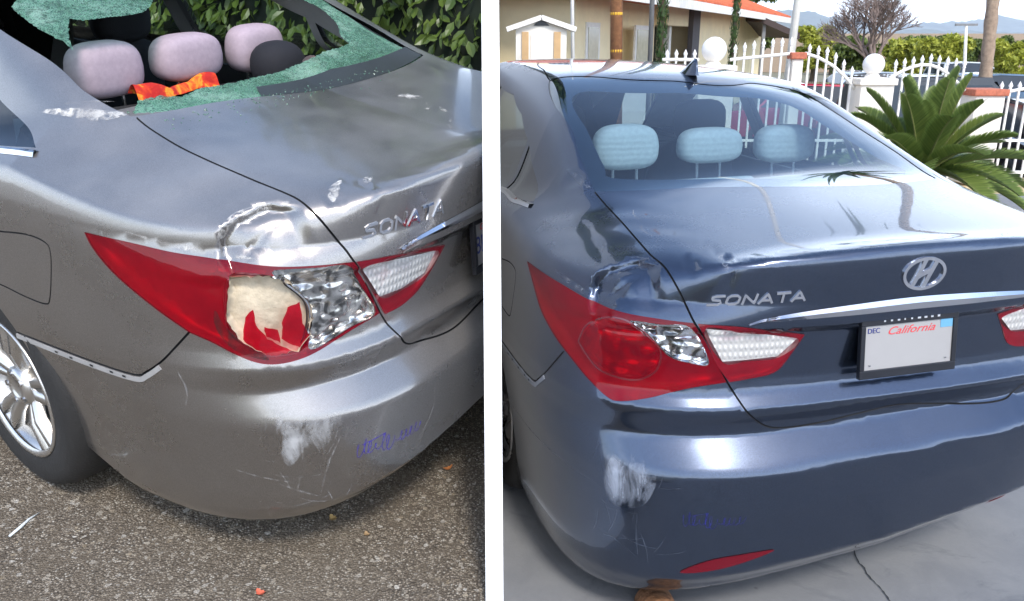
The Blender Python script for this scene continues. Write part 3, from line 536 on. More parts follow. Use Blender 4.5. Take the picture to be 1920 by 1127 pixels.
def wheel(car, x, y, z, left):
    sg = -1 if left else 1; bent = R(7) if (car.key == 'L' and left and y < 2) else 0
    class Skew:
        key = car.key
        def put_mb(self, name, mb, *a):
            c_, s_ = math.cos(bent), math.sin(bent); mb.V = [(x+(q[0]-x)*c_+(q[1]-y)*s_, y-(q[0]-x)*s_+(q[1]-y)*c_, q[2]) for q in mb.V]; return real.put_mb(name, mb, *a)
    real = car; car = Skew()
    T = MB().lathe([(.205, -.095), (.23, -.105), (.29, -.110), (.318, -.095), (.331, -.06), (.334, 0), (.331, .06), (.318, .095), (.29, .110), (.23, .105), (.205, .095)], 56, 'x', (x, y, z))
    t = car.put_mb('wheel', T, MATS['tyre'], None, True)
    if t is None: return
    rim = MB().lathe([(.208, -.095), (.195, -.07), (.185, 0), (.195, .06), (.212, .094), (.222, .100), (.224, .106), (.213, .108), (.204, .098)], 48, 'x', (x, y, z))
    if left: rim.V = [(2*x-a, b, c) for a, b, c in rim.V]
    car.put_mb('rim', rim, MATS['alloy'], t, True)
    car.put_mb('brake_disc', MB().lathe([(.0, .02), (.19, .02), (.19, .0), (0, 0)], 32, 'x', (x, y, z)), MATS['alloy_dark'], t, True)
    for k in range(5):
        for off in (-.17, .17):
            a = 2*math.pi*k/5+.35+off; a2 = 2*math.pi*k/5+.35+off*.9
            sp_ = MB(); pts = []; w0, w1 = .016, .019
            for rr, aa, w, h in ((.045, a-off*.2, w0, .075), (.12, a, .015, .098), (.205, a2, w1, .095)):
                c, s_ = math.cos(aa), math.sin(aa)
                for q, hh in ((-w, h-.03), (-w*.7, h), (w*.7, h), (w, h-.03)): pts.append((x+sg*hh, y+rr*c-q*s_, z+rr*s_+q*c))
            sp_.add(pts, [(i*4+j, i*4+j+1, i*4+5+j, i*4+4+j) for i in range(2) for j in range(3)])
            car.put_mb('spoke', sp_, MATS['alloy'], t, True)
    hub = MB().lathe([(.062, .05), (.062, .085), (.050, .096), (.034, .098), (.032, .094), (0, .095)], 24, 'x', (x, y, z))
    if left: hub.V = [(2*x-a, b, c) for a, b, c in hub.V]
    h = car.put_mb('hub', hub, MATS['alloy'], t, True)
    for k in range(5):
        a = 2*math.pi*k/5; n = MB().lathe([(.009, .08), (.009, .101), (0, .101)], 8, 'x', (x, y+.047*math.cos(a), z+.047*math.sin(a)))
        if left: n.V = [(2*x-a_, b, c) for a_, b, c in n.V]
        car.put_mb('lug_nut', n, MATS['chrome_dull'], t)
def plate(car, key):
    c = Vector((0, .058, .797)); M = Matrix.Translation(c) @ Matrix.Rotation(math.pi/2-R(6), 4, 'X')   # local x right, y up, z out of the car
    hw, hh = .152, .086
    fr = MB()
    for b_ in ((-hw, hw, hh-.024, hh), (-hw, hw, -hh, -hh+.024), (-hw, -hw+.014, -hh+.024, hh-.024), (hw-.014, hw, -hh+.024, hh-.024)): fr.box(*b_, -.008, .008, M)
    fo = car.put_mb('plate_frame', fr, MATS['frame_black'], None, False, .002)
    pl = car.put_mb('license_plate', MB().box(-hw+.010, hw-.010, -hh+.015, hh-.019, -.004, .003, M), MATS['plate_white'])
    def txt(name, body, size, x, y, mat, shear=0, sx=1):
        V, Fs = text_mesh(body, size, .0004, shear); car.put(name, [M @ Vector((v.x*sx+x, v.y+y, v.z+.0036)) for v in V], Fs, mat, pl, None, False)
    if key == 'R':
        txt('lettering', 'California', .031, .004, .042, MATS['plate_red'], .45, 1.25)
        [txt('lettering', 'DEC', .020, -.112+e_, .047, MATS['plate_blue']) for e_ in (0, .0008)]
        car.put_mb('sticker', MB().box(.098, .137, .038, .0615, .0032, .0042, M), MATS['sticker'], pl)
        rg = random.Random(3)      # the frame's worn slogan: unreadable light strokes, as in the photograph
        for i in range(9):
            x = -.085+i*.021; car.put_mb('frame_mark', MB().box(x, x+.004+.006*rg.random(), hh-.015, hh-.006-.003*rg.random(), .0082, .0088, M), MATS['frame_text'], fo)
        for x, y in ((-.12, -.050), (.12, -.050)): car.put_mb('plate_bolt', MB().lathe([(.004, 0), (.004, .002), (0, .002)], 10, 'z', tuple(M @ Vector((x, y, .003)))), MATS['chrome_dull'], pl)
    else:
        txt('lettering', '8H', .075, -.105, -.004, MATS['plate_blue'], 0, .8); txt('lettering', 'Ca', .026, -.10, .048, MATS['plate_red'], .4)
def rear_interior(car, key):
    cl = MATS['seat_pink'] if key == 'L' else MATS['seat_pale']
    def put(name, VF, mat, parent=None): return car.put(name, VF[0], VF[1], mat, parent, None, True)
    # seat back and cushion, profile in (y,z) swept across
    sb = MB(); prof = [(1.22, .62), (1.20, .9), (1.225, 1.04), (1.26, 1.065), (1.30, 1.06), (1.345, 1.0), (1.40, .7), (1.42, .55), (1.86, .55), (1.90, .47), (1.86, .36), (1.25, .36)]
    V = []; n = len(prof); xs = [-.66, -.62, -.2, -.18, .18, .2, .62, .66]
    for i, x in enumerate(xs):
        ins = .02 if i in (0, 7) else (.012 if i in (2, 5) else 0); V += [(x, y+(ins if y < 1.3 else -ins), z-ins) for y, z in prof]
    sb.add(V, [(i*n+j, (i+1)*n+j, (i+1)*n+(j+1) % n, i*n+(j+1) % n) for i in range(7) for j in range(n)]+[tuple(range(n))[::-1], tuple(range(7*n, 8*n))])
    seat = car.put_mb('rear_seat', sb, MATS['dark_cloth'] if key == 'L' else cl, None, True)
    pos = ((-.325, 1.165, .124, .086), (0, 1.168, .138, .078), (.325, 1.165, .124, .086)) if key == 'L' else ((-.34, 1.195, .134, .088), (.02, 1.187, .136, .070), (.355, 1.18, .128, .076))
    for x, z, rx, rz in pos:
        hr = put('headrest', blob((x, 1.325, z), (rx, .062, rz), 28, 18, .62, lambda v: Vector((v.x*(1-.9*max(0, v.z)), v.y, v.z))), cl, seat)
        for d in (-.05, .05): car.put_mb('headrest_post', MB().tube([(x+d, 1.32, 1.03), (x+d, 1.325, z-rz*.6)], .006), MATS['chrome_dull'], seat)
    sh = MB(); V = []; 
    for x in np.linspace(-.63, .63, 9):
        for y, z in ((.80, 1.075), (.95, 1.082), (1.12, 1.075), (1.235, 1.06)): V.append((x, y+.02*(1-(x/.63)**2)*0, z-.01*(x/.63)**2))
    sh.add(V, [(i*4+j, i*4+4+j, i*4+5+j, i*4+1+j) for i in range(8) for j in range(3)]); car.put_mb('parcel_shelf', sh, MATS['shelf_cloth' if key == 'L' else 'shelf_pale'], None, True)
    for x in (-.37, .37):
        fs = put('front_seat', blob((x, 2.25, .78), (.25, .075, .33), 20, 12, .55, lambda v: Vector((v.x*(1-.35*max(0, v.z)), v.y-.22*v.z, v.z))), MATS['dark_cloth'])
        put('headrest', blob((x, 2.13, 1.20), (.135, .055, .105), 20, 12, .6), MATS['dark_cloth'], fs)
        for d in (-.05, .05): car.put_mb('headrest_post', MB().tube([(x+d, 2.16, 1.05), (x+d, 2.13, 1.15)], .007), MATS['chrome_dull'], fs)
    dash = MB(); V = []
    dp = [(2.95, .62), (2.93, .92), (3.0, 1.0), (3.3, 1.0), (3.4, .9), (3.4, .6)]
    for x in (-.68, .68): V += [(x, y, z) for y, z in dp]
    dash.add(V, [(j, 6+j, 6+(j+1) % 6, (j+1) % 6) for j in range(6)]+[tuple(range(6))[::-1], tuple(range(6, 12))]); car.put_mb('dashboard', dash, MATS['black_plastic'], None, False, .02)
    ring = [Vector((-.37+.18*math.cos(a), 2.78+.07*math.sin(a), .92+.165*math.sin(a))) for a in np.linspace(0, 2*math.pi, 25)]
    car.put_mb('steering_wheel', MB().tube(ring, .014, 8, False).tube([ring[0], ring[12]], .014), MATS['black_plastic'], None, True)
    floor = MB().box(-.70, .70, .85, 3.4, .27, .30); car.put_mb('cabin_floor', floor, MATS['dark_cloth'])
    for sg in (-1, 1): car.put_mb('door_trim', MB().box(sg*.735-.012, sg*.735+.012, 1.2, 3.3, .32, .985), MATS['black_plastic'])
    car.put_mb('seat_bulkhead', MB().box(-.70, .70, 1.17, 1.195, .3, 1.03), MATS['dark_cloth'])
    if key == 'R':    # roof-mounted odds seen through the glass: mirror with its tag
        m = car.put_mb('rear_view_mirror', MB().box(-.11, .11, 2.98, 3.0, 1.31, 1.37), MATS['black_plastic'], None, False, .012)
def build_car(key, Rm, t, label):
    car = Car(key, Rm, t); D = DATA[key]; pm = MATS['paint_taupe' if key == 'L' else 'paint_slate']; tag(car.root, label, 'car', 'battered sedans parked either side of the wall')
    lb = [p for p in D['lidbot'] if p[0] < -.03]; cen = [0, .072, .590 if key == 'L' else .610]
    lidside = D['lidside'][:-1] if key == 'L' else D['lidside'][:-1]; bseam = [p for p in DATA['L']['bseam']]
    glass = np.array(DATA['R']['glass'])
    def hi(k, x, z): return np.interp(x, [-.65, .65], [.060, -.022])*sst((z-1.05)/.3) if k == 'R' else .06*np.clip(x/.65, 0, 1.2)*sst((z-.85)/.2)
    if key == 'L': glass[:, 2] += hi('L', glass[:, 0], glass[:, 2])-hi('R', glass[:, 0], glass[:, 2]); glass[9] = (.612, .75, 1.172); glass[10] = (-.229, .757, 1.143); glass[11] = (-.622, .838, 1.139)
    gl_sharp = (0, 9, 11)
    q1 = car.side([(.985, 1.068), (1.30, 1.045), (1.36, 1.05), (1.36, 1.215), (1.217, 1.146), (1.08, 1.10)]); q2 = car.side([(1.40, 1.045), (2.12, 1.02), (2.14, 1.395), (1.85, 1.375), (1.6, 1.31), (1.40, 1.232)])
    q3 = car.side([(2.22, 1.02), (3.2, .995), (3.12, 1.1), (2.93, 1.25), (2.7, 1.365), (2.22, 1.395)]); ws = car.front([(-.60, 1.03), (-.004, 1.05), (-.004, 1.39), (-.50, 1.36)])
    arch = lambda yc: car.side([(yc-1.098+a_, b_) for a_, b_ in ((.85, .13), (.85, .25), (.87, .32), (.905, .38), (.95, .455), (1.03, .57), (1.10, .635), (1.20, .672), (1.30, .66), (1.42, .59), (1.50, .48), (1.53, .35), (1.53, .13))])
    wins = [(q1, (0, 2, 3), True), (q2, range(6), True), (q3, range(6), True), (ws, range(4), True)]
    li = {'L': (0, 7, 9, 17), 'R': (0, 5, 8)}[key]; il = {'L': (0, 2, 6), 'R': (0, 2, 6)}[key]
    holes = [(glass, gl_sharp, False), (D['lamp'], li, key == 'R'), (D['ilamp'], il, key == 'R'), (arch(1.098), (0, 12), True), (arch(3.893), (0, 12), True)]+wins
    lamp = D['lamp']; sb = 9 if key == 'L' else 8; ls = 17 if key == 'L' else 14
    SD = dict(seams=[lidside+lb+[cen], bseam]+([D['ditch']] if key == 'R' else []), fuel=DATA['L']['fuel'], holes=holes,
              lid=[[0, .95, 1.22]]+lidside+lb+[cen], bumper=[cen]+lb[::-1]+lidside[::-1][:3]+lamp[sb:ls+1]+bseam)
    car.shell(SD, pm)
    for yc in (1.098, 3.893):
        for sg in (-1, 1):
            V = []; nn = 20
            for x in (.90, .58):
                V += [(sg*x, yc+.09+.385*math.cos(a), .31+.385*math.sin(a)) for a in np.linspace(-.3, math.pi+.3, nn)]
            car.put('wheel_liner', V, [(i, i+1, nn+i+1, nn+i) for i in range(nn-1)]+[tuple(range(nn, 2*nn))], MATS['black_plastic'], None, None, True)
    dz = 0 if key == 'L' else -.10
    for yc in (1.098, 3.893):
        for sg in (-1, 1): wheel(car, sg*.800, yc+.06, .335+dz, sg < 0)
    # ---- glass
    if key == 'R':
        g = car.patch('rear_window', glass, -.002, MATS['glass_clear_blue'], None, .03, sharp=gl_sharp); car.patch('window_border', glass, -.006, MATS['frit'], g, .03, [D['gclear']], sharp=gl_sharp)
    else:
        g = car.patch('rear_window', D['glass_br'], -.003, MATS['shattered_glass'], None, .012, smooth_curve=False, noise=.0018); car.patch('hanging_glass', D['glass_tl'], -.003, MATS['shattered_glass'], g, .012, smooth_curve=False, noise=.002)
        car.patch('window_border', D['frit'], .0008, MATS['frit_dusty'], g, .02, smooth_curve=False)
    for sg in (1, -1): car.patch('windscreen', ws*[sg, 1, 1], -.002, MATS['glass_light'], None, .06, sharp=range(4))
    for nm, q, sh in (('quarter_window', q1, (0, 2, 3)), ('rear_door_window', q2, range(6)), ('front_door_window', q3, range(6))):
        for sg in (1, -1):
            car.patch(nm, q*[sg, 1, 1], -.003, MATS['glass_dark' if sg > 0 else 'glass_light'], None, .04, sharp=sh)
    belt = car.side([(.965, 1.058), (1.10, 1.050), (1.5, 1.035), (2.5, 1.01), (3.2, .985)])
    car.ribbon('belt_moulding', belt, .026, .001, MATS['chrome'], None, step=.03, ridge=.008)
    # ---- lamps
    for sg in ((1,) if key == 'L' else (1, -1)):
        m = lambda p: np.asarray(p)*[sg, 1, 1]
        hs = car.patch('tail_lamp', m(D['lamp']), -.040, MATS['housing_red'], None, .016, skirt=-.037, sharp=li)
        if hs is None: continue
        if key == 'R':
            car.patch('red_lens', m(D['lamp']), .002, MATS['lens_red'], hs, .012, [m(D['clear'])], sharp=li); car.patch('clear_lens', m(D['clear']), .002, MATS['lens_clear'], hs, .012)
            car.patch('reflector_bowl', m(D['circ']), -.016, MATS['bowl_red'], hs, .010); car.patch('chrome_bowl', m(D['clear']), -.018, MATS['bowl_chrome'], hs, .010, skirt=-.016)
            A = list(D['circ'])+[D['circ'][0]]; car.ribbon('lamp_ring', m(A), .0045, .0026, MATS['ring_red'], hs, thick=.001)
        else:
            car.patch('red_lens', D['lamp'], .002, MATS['lens_red'], hs, .010, [D['cream'], D['clear']], sharp=li); car.ribbon('lens_edge', [D['cream'][i] for i in (0, 9, 8, 7, 6)], .0035, .003, MATS['lens_red_deep'], hs, thick=.006)
            for off_, w_ in ((-.004, .004), (-.010, .003)): car.ribbon('reflector_edge', [(-.769+off_, .224, .885), (-.733+off_, .198, .847), (-.708+off_, .174, .804), (-.705+off_, .17, .758), (-.714+off_, .174, .72), (-.73+off_, .18, .69)], w_, -.004+off_, MATS['chrome' if off_ > -.005 else 'lamp_soot'], hs, thick=.006)
            car.patch('exposed_housing', D['cream'], -.026, MATS['lamp_cream'], hs, .010, skirt=-.026, smooth_curve=False, noise=.0016); car.patch('chrome_bowl', D['clear'], -.022, MATS['bowl_broken'], hs, .010, skirt=-.02)
            car.patch('clear_lens', D['clear'], .002, MATS['lens_clear'], hs, .012)
            for k in ('shardA', 'shardB', 'shardC'): car.patch('red_shard', D[k], -.004, MATS['lens_red'], hs, .01, smooth_curve=False, noise=.0006)
            car.ribbon('soot_streak', [(-.852, .335, .80), (-.851, .325, .76), (-.835, .285, .71), (-.80, .232, .677)], .03, .0032, MATS['soot'], hs, taper=True)
    for sg in ((1,) if key == 'L' else (1, -1)):
        m = lambda p: np.asarray(p)*[sg, 1, 1]
        hs = car.patch('reversing_lamp', m(D['ilamp']), -.018, MATS['housing_red'], None, .016, skirt=-.017, sharp=il)
        if hs is None: continue
        car.patch('red_lens', m(D['ilamp']), .003, MATS['lens_red_deep'], hs, .012, [m(D['iwin'])], sharp=il); car.patch('white_reflector', m(D['iwin']), -.004, MATS['lamp_white'], hs, .012, sharp=range(len(D['iwin']))); car.patch('clear_lens', m(D['iwin']), .003, MATS['lens_clear'], hs, .014, sharp=range(len(D['iwin'])))
    # ---- bright trim, lettering, plate
    car.ribbon('chrome_garnish', [(-.478, .073, .893), (-.42, .062, .905), (-.25, .046, .915), (0, .042, .920), (.25, .046, .915), (.42, .062, .905), (.478, .073, .893)], .036, .001, MATS['chrome'], None, step=.008, ridge=.008, taper=True)
    cs = D['son']; ca = car.ang(cs); tr_ = car.root
    for i, chh in enumerate('SONATA'):
        u0, u1 = i/6+.012, (i+1)/6-.022; st = []
        for sk in LET[chh]: st.append([(u0+(x*1.0+.16*(y-.5))*(u1-u0), y) for x, y in sk])
        car.decal_strokes('letter', cs, st, .0062, .0035, .001, MATS['chrome'])
    em = [(-.061, .04, .962), (.061, .04, .962), (.061, .045, 1.042), (-.061, .045, 1.042)]
    rg = [(.5+.5*math.cos(a), .5+.5*math.sin(a)) for a in np.linspace(0, 2*math.pi, 33)]
    e = car.decal_strokes('emblem', em, [rg], .0085, .005, .001, MATS['chrome'])
    if e: car.decal_strokes('emblem_letter', em, [[(.24, .10), (.33, .40), (.47, .93)], [(.53, .07), (.67, .60), (.76, .90)], [(.33, .40), (.5, .53), (.67, .60)]], .0125, .0045, .001, MATS['chrome'], e)
    plate(car, key)
    rear_interior(car, key)
    # ---- scars
    sm, sc_ = ('scuff_pale', 'scratch_pale') if key == 'L' else ('scuff_blue', 'scratch_dim')
    cw = 'chip_strong' if key == 'L' else 'chip_blue'
    sc3 = np.array(D['scuff']); sc3 = sc3.mean(0)+(sc3-sc3.mean(0))*1.35; car.patch('scuff', sc3, .0007, MATS[sm], None, .010); car.patch('paint_chip', D['lampedge'], .0007, MATS[cw], None, .006); car.patch('paint_chip', D['dentedge'], .0009, MATS[cw], None, .010)
    car.patch('paint_chip', D['cpil'], .0008, MATS[cw], None, .012); car.patch('paint_chip', D['chip'], .0008, MATS[cw], None, .008); car.patch('paint_chip', D['chip2'], .0008, MATS[cw], None, .006)
    for k in ('scr', 'scr2', 'scr3', 'scr4', 'scr5', 'scr6'):
        if k in D: car.ribbon('scratch', D[k], .0055, .0007, MATS[sc_], None, taper=True)
    if key == 'L':
        for k in ('spot1', 'spot2', 'spot3', 'spot4'): car.patch('dropping', D[k], .0012, MATS['chip_white'], None, .008)
    T_ = np.linspace(0, 1, 150); rj = np.random.default_rng(12); jit = np.interp(T_, np.linspace(0, 1, 26), rj.normal(0, 1, 26)); amp = .16+.30*np.abs(np.sin(T_*9.1+.6))*(T_ < .55)+.10*(T_ > .55)
    xs_ = .02+.95*T_+.030*np.cos(2*math.pi*11*T_); ys_ = .42+amp*np.sin(2*math.pi*11*T_+.6)+.10*np.sin(T_*7)+.10*jit; xs_ = xs_+.018*jit
    car.decal_strokes('scribble', D['sig'], [list(zip(xs_[:84], ys_[:84])), list(zip(xs_[88:], ys_[88:]*.9)), [(.10, .75), (.42, .92)]], .0020 if key == 'L' else .0016, .0005, .0003, MATS['ink' if key == 'L' else 'ink_faint'])
    rq = random.Random(8)      # a haze of fine scratches round the bumper corner
    for i in range(26):
        x = rq.uniform(-.86, -.62); z = rq.uniform(.24, .52); q = car.ang([(x, .15+.5*max(0, -x-.72), z)])[0]; an = rq.choice((rq.uniform(-.4, .4), rq.uniform(1.1, 1.9))); Ls = rq.uniform(.02, .07)
        car.ribbon('scratch', [q+Ls*k*np.array([math.cos(an+.2*k), math.sin(an+.2*k)]) for k in (-.5, 0, .5)], rq.uniform(.0012, .003), .0006, MATS[sc_], None, ang=True, taper=True)
    # bumper flange pulled out from under the wing, with its fixing holes
    fl = np.array(bseam[2:])+[0, 0, -.012]; fl = car.side(np.array([(p[1], p[2]) for p in fl]))
    f_ = car.ribbon('bumper_flange', fl, .013, .002, MATS['flange_taupe' if key == 'L' else 'flange_slate'], None, thick=.006)
    for y, z in ((.60, .572), (.645, .571), (.72, .567), (.80, .565), (.86, .564)):
        p = car.side([(y, z)])[0]; o = car.ribbon('fixing_hole', [p, p+[0, .012, 0]], .0055, .0032, MATS['gap'], f_)
    if key == 'R':
        r = car.patch('rear_reflector', D['reflector'], .002, MATS['lens_red_deep'], None, .012); 
        car.patch('rear_reflector', np.array(D['reflector'])*MIR, .002, MATS['lens_red_deep'], None, .012)
        a = car.surf(car.ang([(0, 1.50, 1.46)]))[0]; fin = MB(); prof = [(-.10, .030, 0), (-.05, .034, .018), (0, .030, .040), (.045, .020, .062), (.075, .010, .060), (.085, .012, 0)]; V = []
        for dy, w, h in prof: V += [(a[0]-w, a[1]-dy*.9+.0, a[2]-.004), (a[0]-w*.35, a[1]-dy*.9, a[2]+h*.75), (a[0], a[1]-dy*.9, a[2]+h), (a[0]+w*.35, a[1]-dy*.9, a[2]+h*.75), (a[0]+w, a[1]-dy*.9, a[2]-.004)]
        fin.add(V, [(i*5+j, i*5+j+1, i*5+6+j, i*5+5+j) for i in range(5) for j in range(4)]+[(0, 4, 3, 2, 1), (25, 26, 27, 28, 29)]); car.put_mb('roof_antenna', fin, pm, None, True)
    return car
simple('flange_taupe', (.33, .32, .31), .45); simple('flange_slate', (.24, .26, .30), .45)
POSE = {'L': ([[0.481222, -0.875321, 0.047318], [0.871302, 0.471692, -0.13542], [0.096217, 0.106395, 0.989658]], [-0.02707, 2.53093, -1.34206]),
        'R': ([[0.970589, -0.240394, -0.012974], [0.24033, 0.970671, -0.006268], [0.0141, 0.002965, 0.999896]], [1.10707, 2.07437, -1.58309])}
CL = build_car('L', *POSE['L'], 'taupe grey sedan with smashed rear window and broken tail lamp on the asphalt')
CR = build_car('R', *POSE['R'], 'slate blue sedan with whole rear window and dented corner on pale concrete')
# ------------------------------------------------------------------ grounds and the partition wall
wx = lambda y: y*math.tan(WALL_A)
def gridsheet(name, x0, x1, y0, y1, nx, ny, fz, mat, keep=None):
    V = []; Fs = []
    for j in range(ny+1):
        for i in range(nx+1):
            x = x0+(x1-x0)*i/nx; y = y0+(y1-y0)*j/ny; x = wx(y) if (name == 'driveway' and i == nx) else x; V.append((x, y, fz(x, y)))
    Fs = [(j*(nx+1)+i, j*(nx+1)+i+1, (j+1)*(nx+1)+i+1, (j+1)*(nx+1)+i) for j in range(ny) for i in range(nx)]
    return tag(mesh(name, V, Fs, mat), kind='structure')
NL = np.array(POSE['L'][0])[:, 2]; OL = CL.t
zL = lambda x, y: float(OL[2]-(NL[0]*(x-OL[0])+NL[1]*(y-OL[1]))/NL[2])
def asphalt():
    b = NB('asphalt'); v = b.coord(); vo = b.n('TexVoronoi', Scale=170, Randomness=1); b.l(v, vo.inputs['Vector']); sp_ = b.n('SeparateColor'); b.l(vo.outputs['Color'], sp_.inputs[0])
    v2 = b.n('TexVoronoi', Scale=85); b.l(v, v2.inputs['Vector']); s2 = b.n('SeparateColor'); b.l(v2.outputs['Color'], s2.inputs[0]); big = b.noise(v, 1.6, 5, .6); mid = b.noise(v, 14, 4, .6); fi = b.noise(v, 260, 3, .7)
    st = b.ramp(sp_.outputs[0], (.0, (.10, .080, .058)), (.45, (.205, .168, .125)), (.72, (.31, .26, .20)), (.9, (.44, .385, .305)), (1.0, (.58, .54, .46)))
    c = b.mix(b.ramp(vo.outputs['Distance'], (.3, 0.0), (.62, .8)), st, (.055, .045, .035))
    c = b.mix(b.ramp(s2.outputs[1], (.93, 0.0), (.95, .75)), c, b.mix(s2.outputs[2], (.30, .24, .16), (.55, .52, .46)))
    c = b.mix(b.ramp(mid, (.35, .55), (.6, 0.0)), c, (.135, .108, .078)); c = b.mix(b.ramp(big, (.45, 0.0), (.7, .35)), c, (.20, .165, .12)); c = b.mix(b.ramp(fi, (.6, 0.0), (.75, .35)), c, (.36, .32, .26))
    h = b.math('ADD', b.math('MULTIPLY', vo.outputs['Distance'], -1.0), b.math('MULTIPLY', fi, .5))
    b.pbr(c, .92, 0, b.bump(h, .9, .006), spec=.25); return b.m
def concrete():
    b = NB('concrete'); v = b.coord(); big = b.noise(v, .9, 6, .62); mid = b.noise(v, 5, 6, .65, .6); fi = b.noise(v, 90, 4, .7); st = b.noise(v, 2.4, 5, .7, 1.2); sp_ = b.n('TexVoronoi', Scale=9); b.l(v, sp_.inputs['Vector'])
    c = b.ramp(big, (.3, (.175, .182, .192)), (.55, (.225, .23, .235)), (.75, (.275, .272, .262)))
    c = b.mix(b.ramp(mid, (.38, .5), (.56, 0.0)), c, (.165, .172, .185)); c = b.mix(b.ramp(fi, (.35, .25), (.65, 0.0)), c, (.19, .19, .19))
    c = b.mix(b.ramp(st, (.56, 0.0), (.70, .65)), c, (.10, .11, .125)); c = b.mix(b.math('MULTIPLY', b.ramp(sp_.outputs['Distance'], (.03, 1.0), (.09, 0.0)), b.ramp(b.noise(v, 4, 2), (.55, 0.0), (.6, .8))), c, (.08, .08, .085))
    b.pbr(c, .85, 0, b.bump(b.math('ADD', mid, fi), .25, .006), spec=.3); return b.m
gridsheet('driveway', -45, 0, -40, 30, 30, 40, lambda x, y: zL(x, y), asphalt()); 
MC = concrete()
yard = gridsheet('concrete_yard', -.3, 14, -30, 9.6, 1, 1, lambda x, y: 0.0, MC)
gridsheet('ground', -200, 700, -400, 9000, 1, 1, lambda x, y: -6.0 if False else -.62, simple('earth', (.20, .19, .13), .95, var=.25, scale=.05)).location.z = 0
gridsheet('planting_strip', -.2, 30, 9.6, 11.0, 1, 1, lambda x, y: -.03, simple('tan_soil', (.52, .40, .22), .95, var=.25, scale=3, bump=.4, bscale=30))
gridsheet('street', -.2, 220, 11.0, 30, 1, 1, lambda x, y: -.60, simple('street_asphalt', (.14, .14, .145), .9, var=.2, scale=1.2))
c = 2.2; yend = lambda z: (c-(CAM_H-z)*math.sin(PITCH))/math.cos(PITCH)
T2 = .0468/2; M = Matrix.Rotation(-WALL_A, 4, 'Z')
pw = MB(); pr_ = [(yend(-.6), -.6), (yend(2.0), 2.0), (11.0, 2.0), (11.0, -.6)]
V = [M @ Vector((s, y, z)) for s in (-T2, T2) for y, z in pr_]
pw.add(V, [(0, 1, 2, 3), (7, 6, 5, 4), (0, 4, 5, 1), (1, 5, 6, 2), (2, 6, 7, 3), (3, 7, 4, 0)])
tag(pw.build('partition_wall', simple('wall_white', (.86, .86, .86), .7, var=.02, scale=3, bump=.05)), 'thin white partition wall standing end on between the two sedans', 'wall')
def ground_hit(px, py, left):
    d = Vector(((px-960)/FPX, 1, (563.5-py)/FPX)); d.rotate(Matrix.Rotation(-PITCH, 3, 'X')); o = Vector((0, 0, CAM_H))
    if left: n = Vector(NL); p0 = Vector(OL); s = n.dot(p0-o)/n.dot(d)
    else: s = -o.z/d.z
    return o+d*s
# crack in the concrete
cp = [ground_hit(x, y, False) for x, y in ((1594, 1010), (1602, 1042), (1611, 1058), (1622, 1070), (1634, 1088), (1646, 1098), (1655, 1112), (1668, 1128), (1690, 1160))]
rs = random.Random(2); pts = []
for a, b_ in zip(cp, cp[1:]):
    for k in range(3): pts.append(a.lerp(b_, k/3)+Vector((rs.uniform(-.004, .004), rs.uniform(-.004, .004), 0)))
V = []; 
for p in pts:
    w = rs.uniform(.0008, .0028); V += [(p.x-w, p.y, .004), (p.x+w, p.y, .004)]
mesh('crack', V, [(2*i, 2*i+1, 2*i+3, 2*i+2) for i in range(len(pts)-1)], simple('crack_dark', (.03, .03, .03), .95), yard)
# ------------------------------------------------------------------ litter
def leafmesh(name, mat, L=.05, W=.03, curl=.3, lobes=0):
    V = []; n = 8
    for i in range(n+1):
        t = i/n; w = W*math.sin(math.pi*min(1, t*.98+.02))**.8*(1+(.45 if (lobes and i % 2) else 0)); z = curl*L*(t-.5)**2*2
        V += [(-w/2, t*L, z+w*.25), (0, t*L, z), (w/2, t*L, z+w*.25)]
    F_ = [(3*i+j, 3*i+j+1, 3*i+4+j, 3*i+3+j) for i in range(n) for j in range(2)]
    return V, F_
for px, py, col, nm, L, lb in ((850, 880, (.42, .16, .05), 'curled rust brown dry leaf on asphalt beside the white wall', .035, 'dry leaf'), (497, 1121, (.62, .13, .07), 'small red orange fallen leaf on asphalt below the scuffed bumper corner', .034, 'red leaf'), (620, 972, (.36, .24, .09), 'yellowish dry leaf on asphalt under edge of taupe bumper', .03, 'dry leaf'), (690, 1010, (.30, .20, .10), 'thin tan fallen leaf on asphalt behind taupe bumper', .025, 'dry leaf')):
    V, F_ = leafmesh('leaf', None, L, L*.55, .8, 1); p = ground_hit(px, py, True); o = mesh('fallen_leaf', V, F_, simple('leaf_%d' % px, col, .8, var=.3, scale=60), None, True)
    o.location = p+Vector((0, 0, .004)); o.rotation_euler = (-.25+.13, .1, random.uniform(0, 6)); tag(o, nm, 'leaf', 'leaves fallen on the asphalt')
p0 = ground_hit(18, 1008, True); p1 = ground_hit(75, 962, True); tw = MB().tube([p0+Vector((0, 0, .004)), (p0*2+p1)/3+Vector((.004, 0, .008)), (p0+p1*2)/3+Vector((-.003, 0, .006)), p1+Vector((0, 0, .003))], [.0035, .0045, .003, .0008], 6)
tag(tw.build('paper_scrap', simple('paper', (.62, .66, .66), .8), None, True), 'thin pale twisted scrap lying on the asphalt near the wheel', 'scrap')
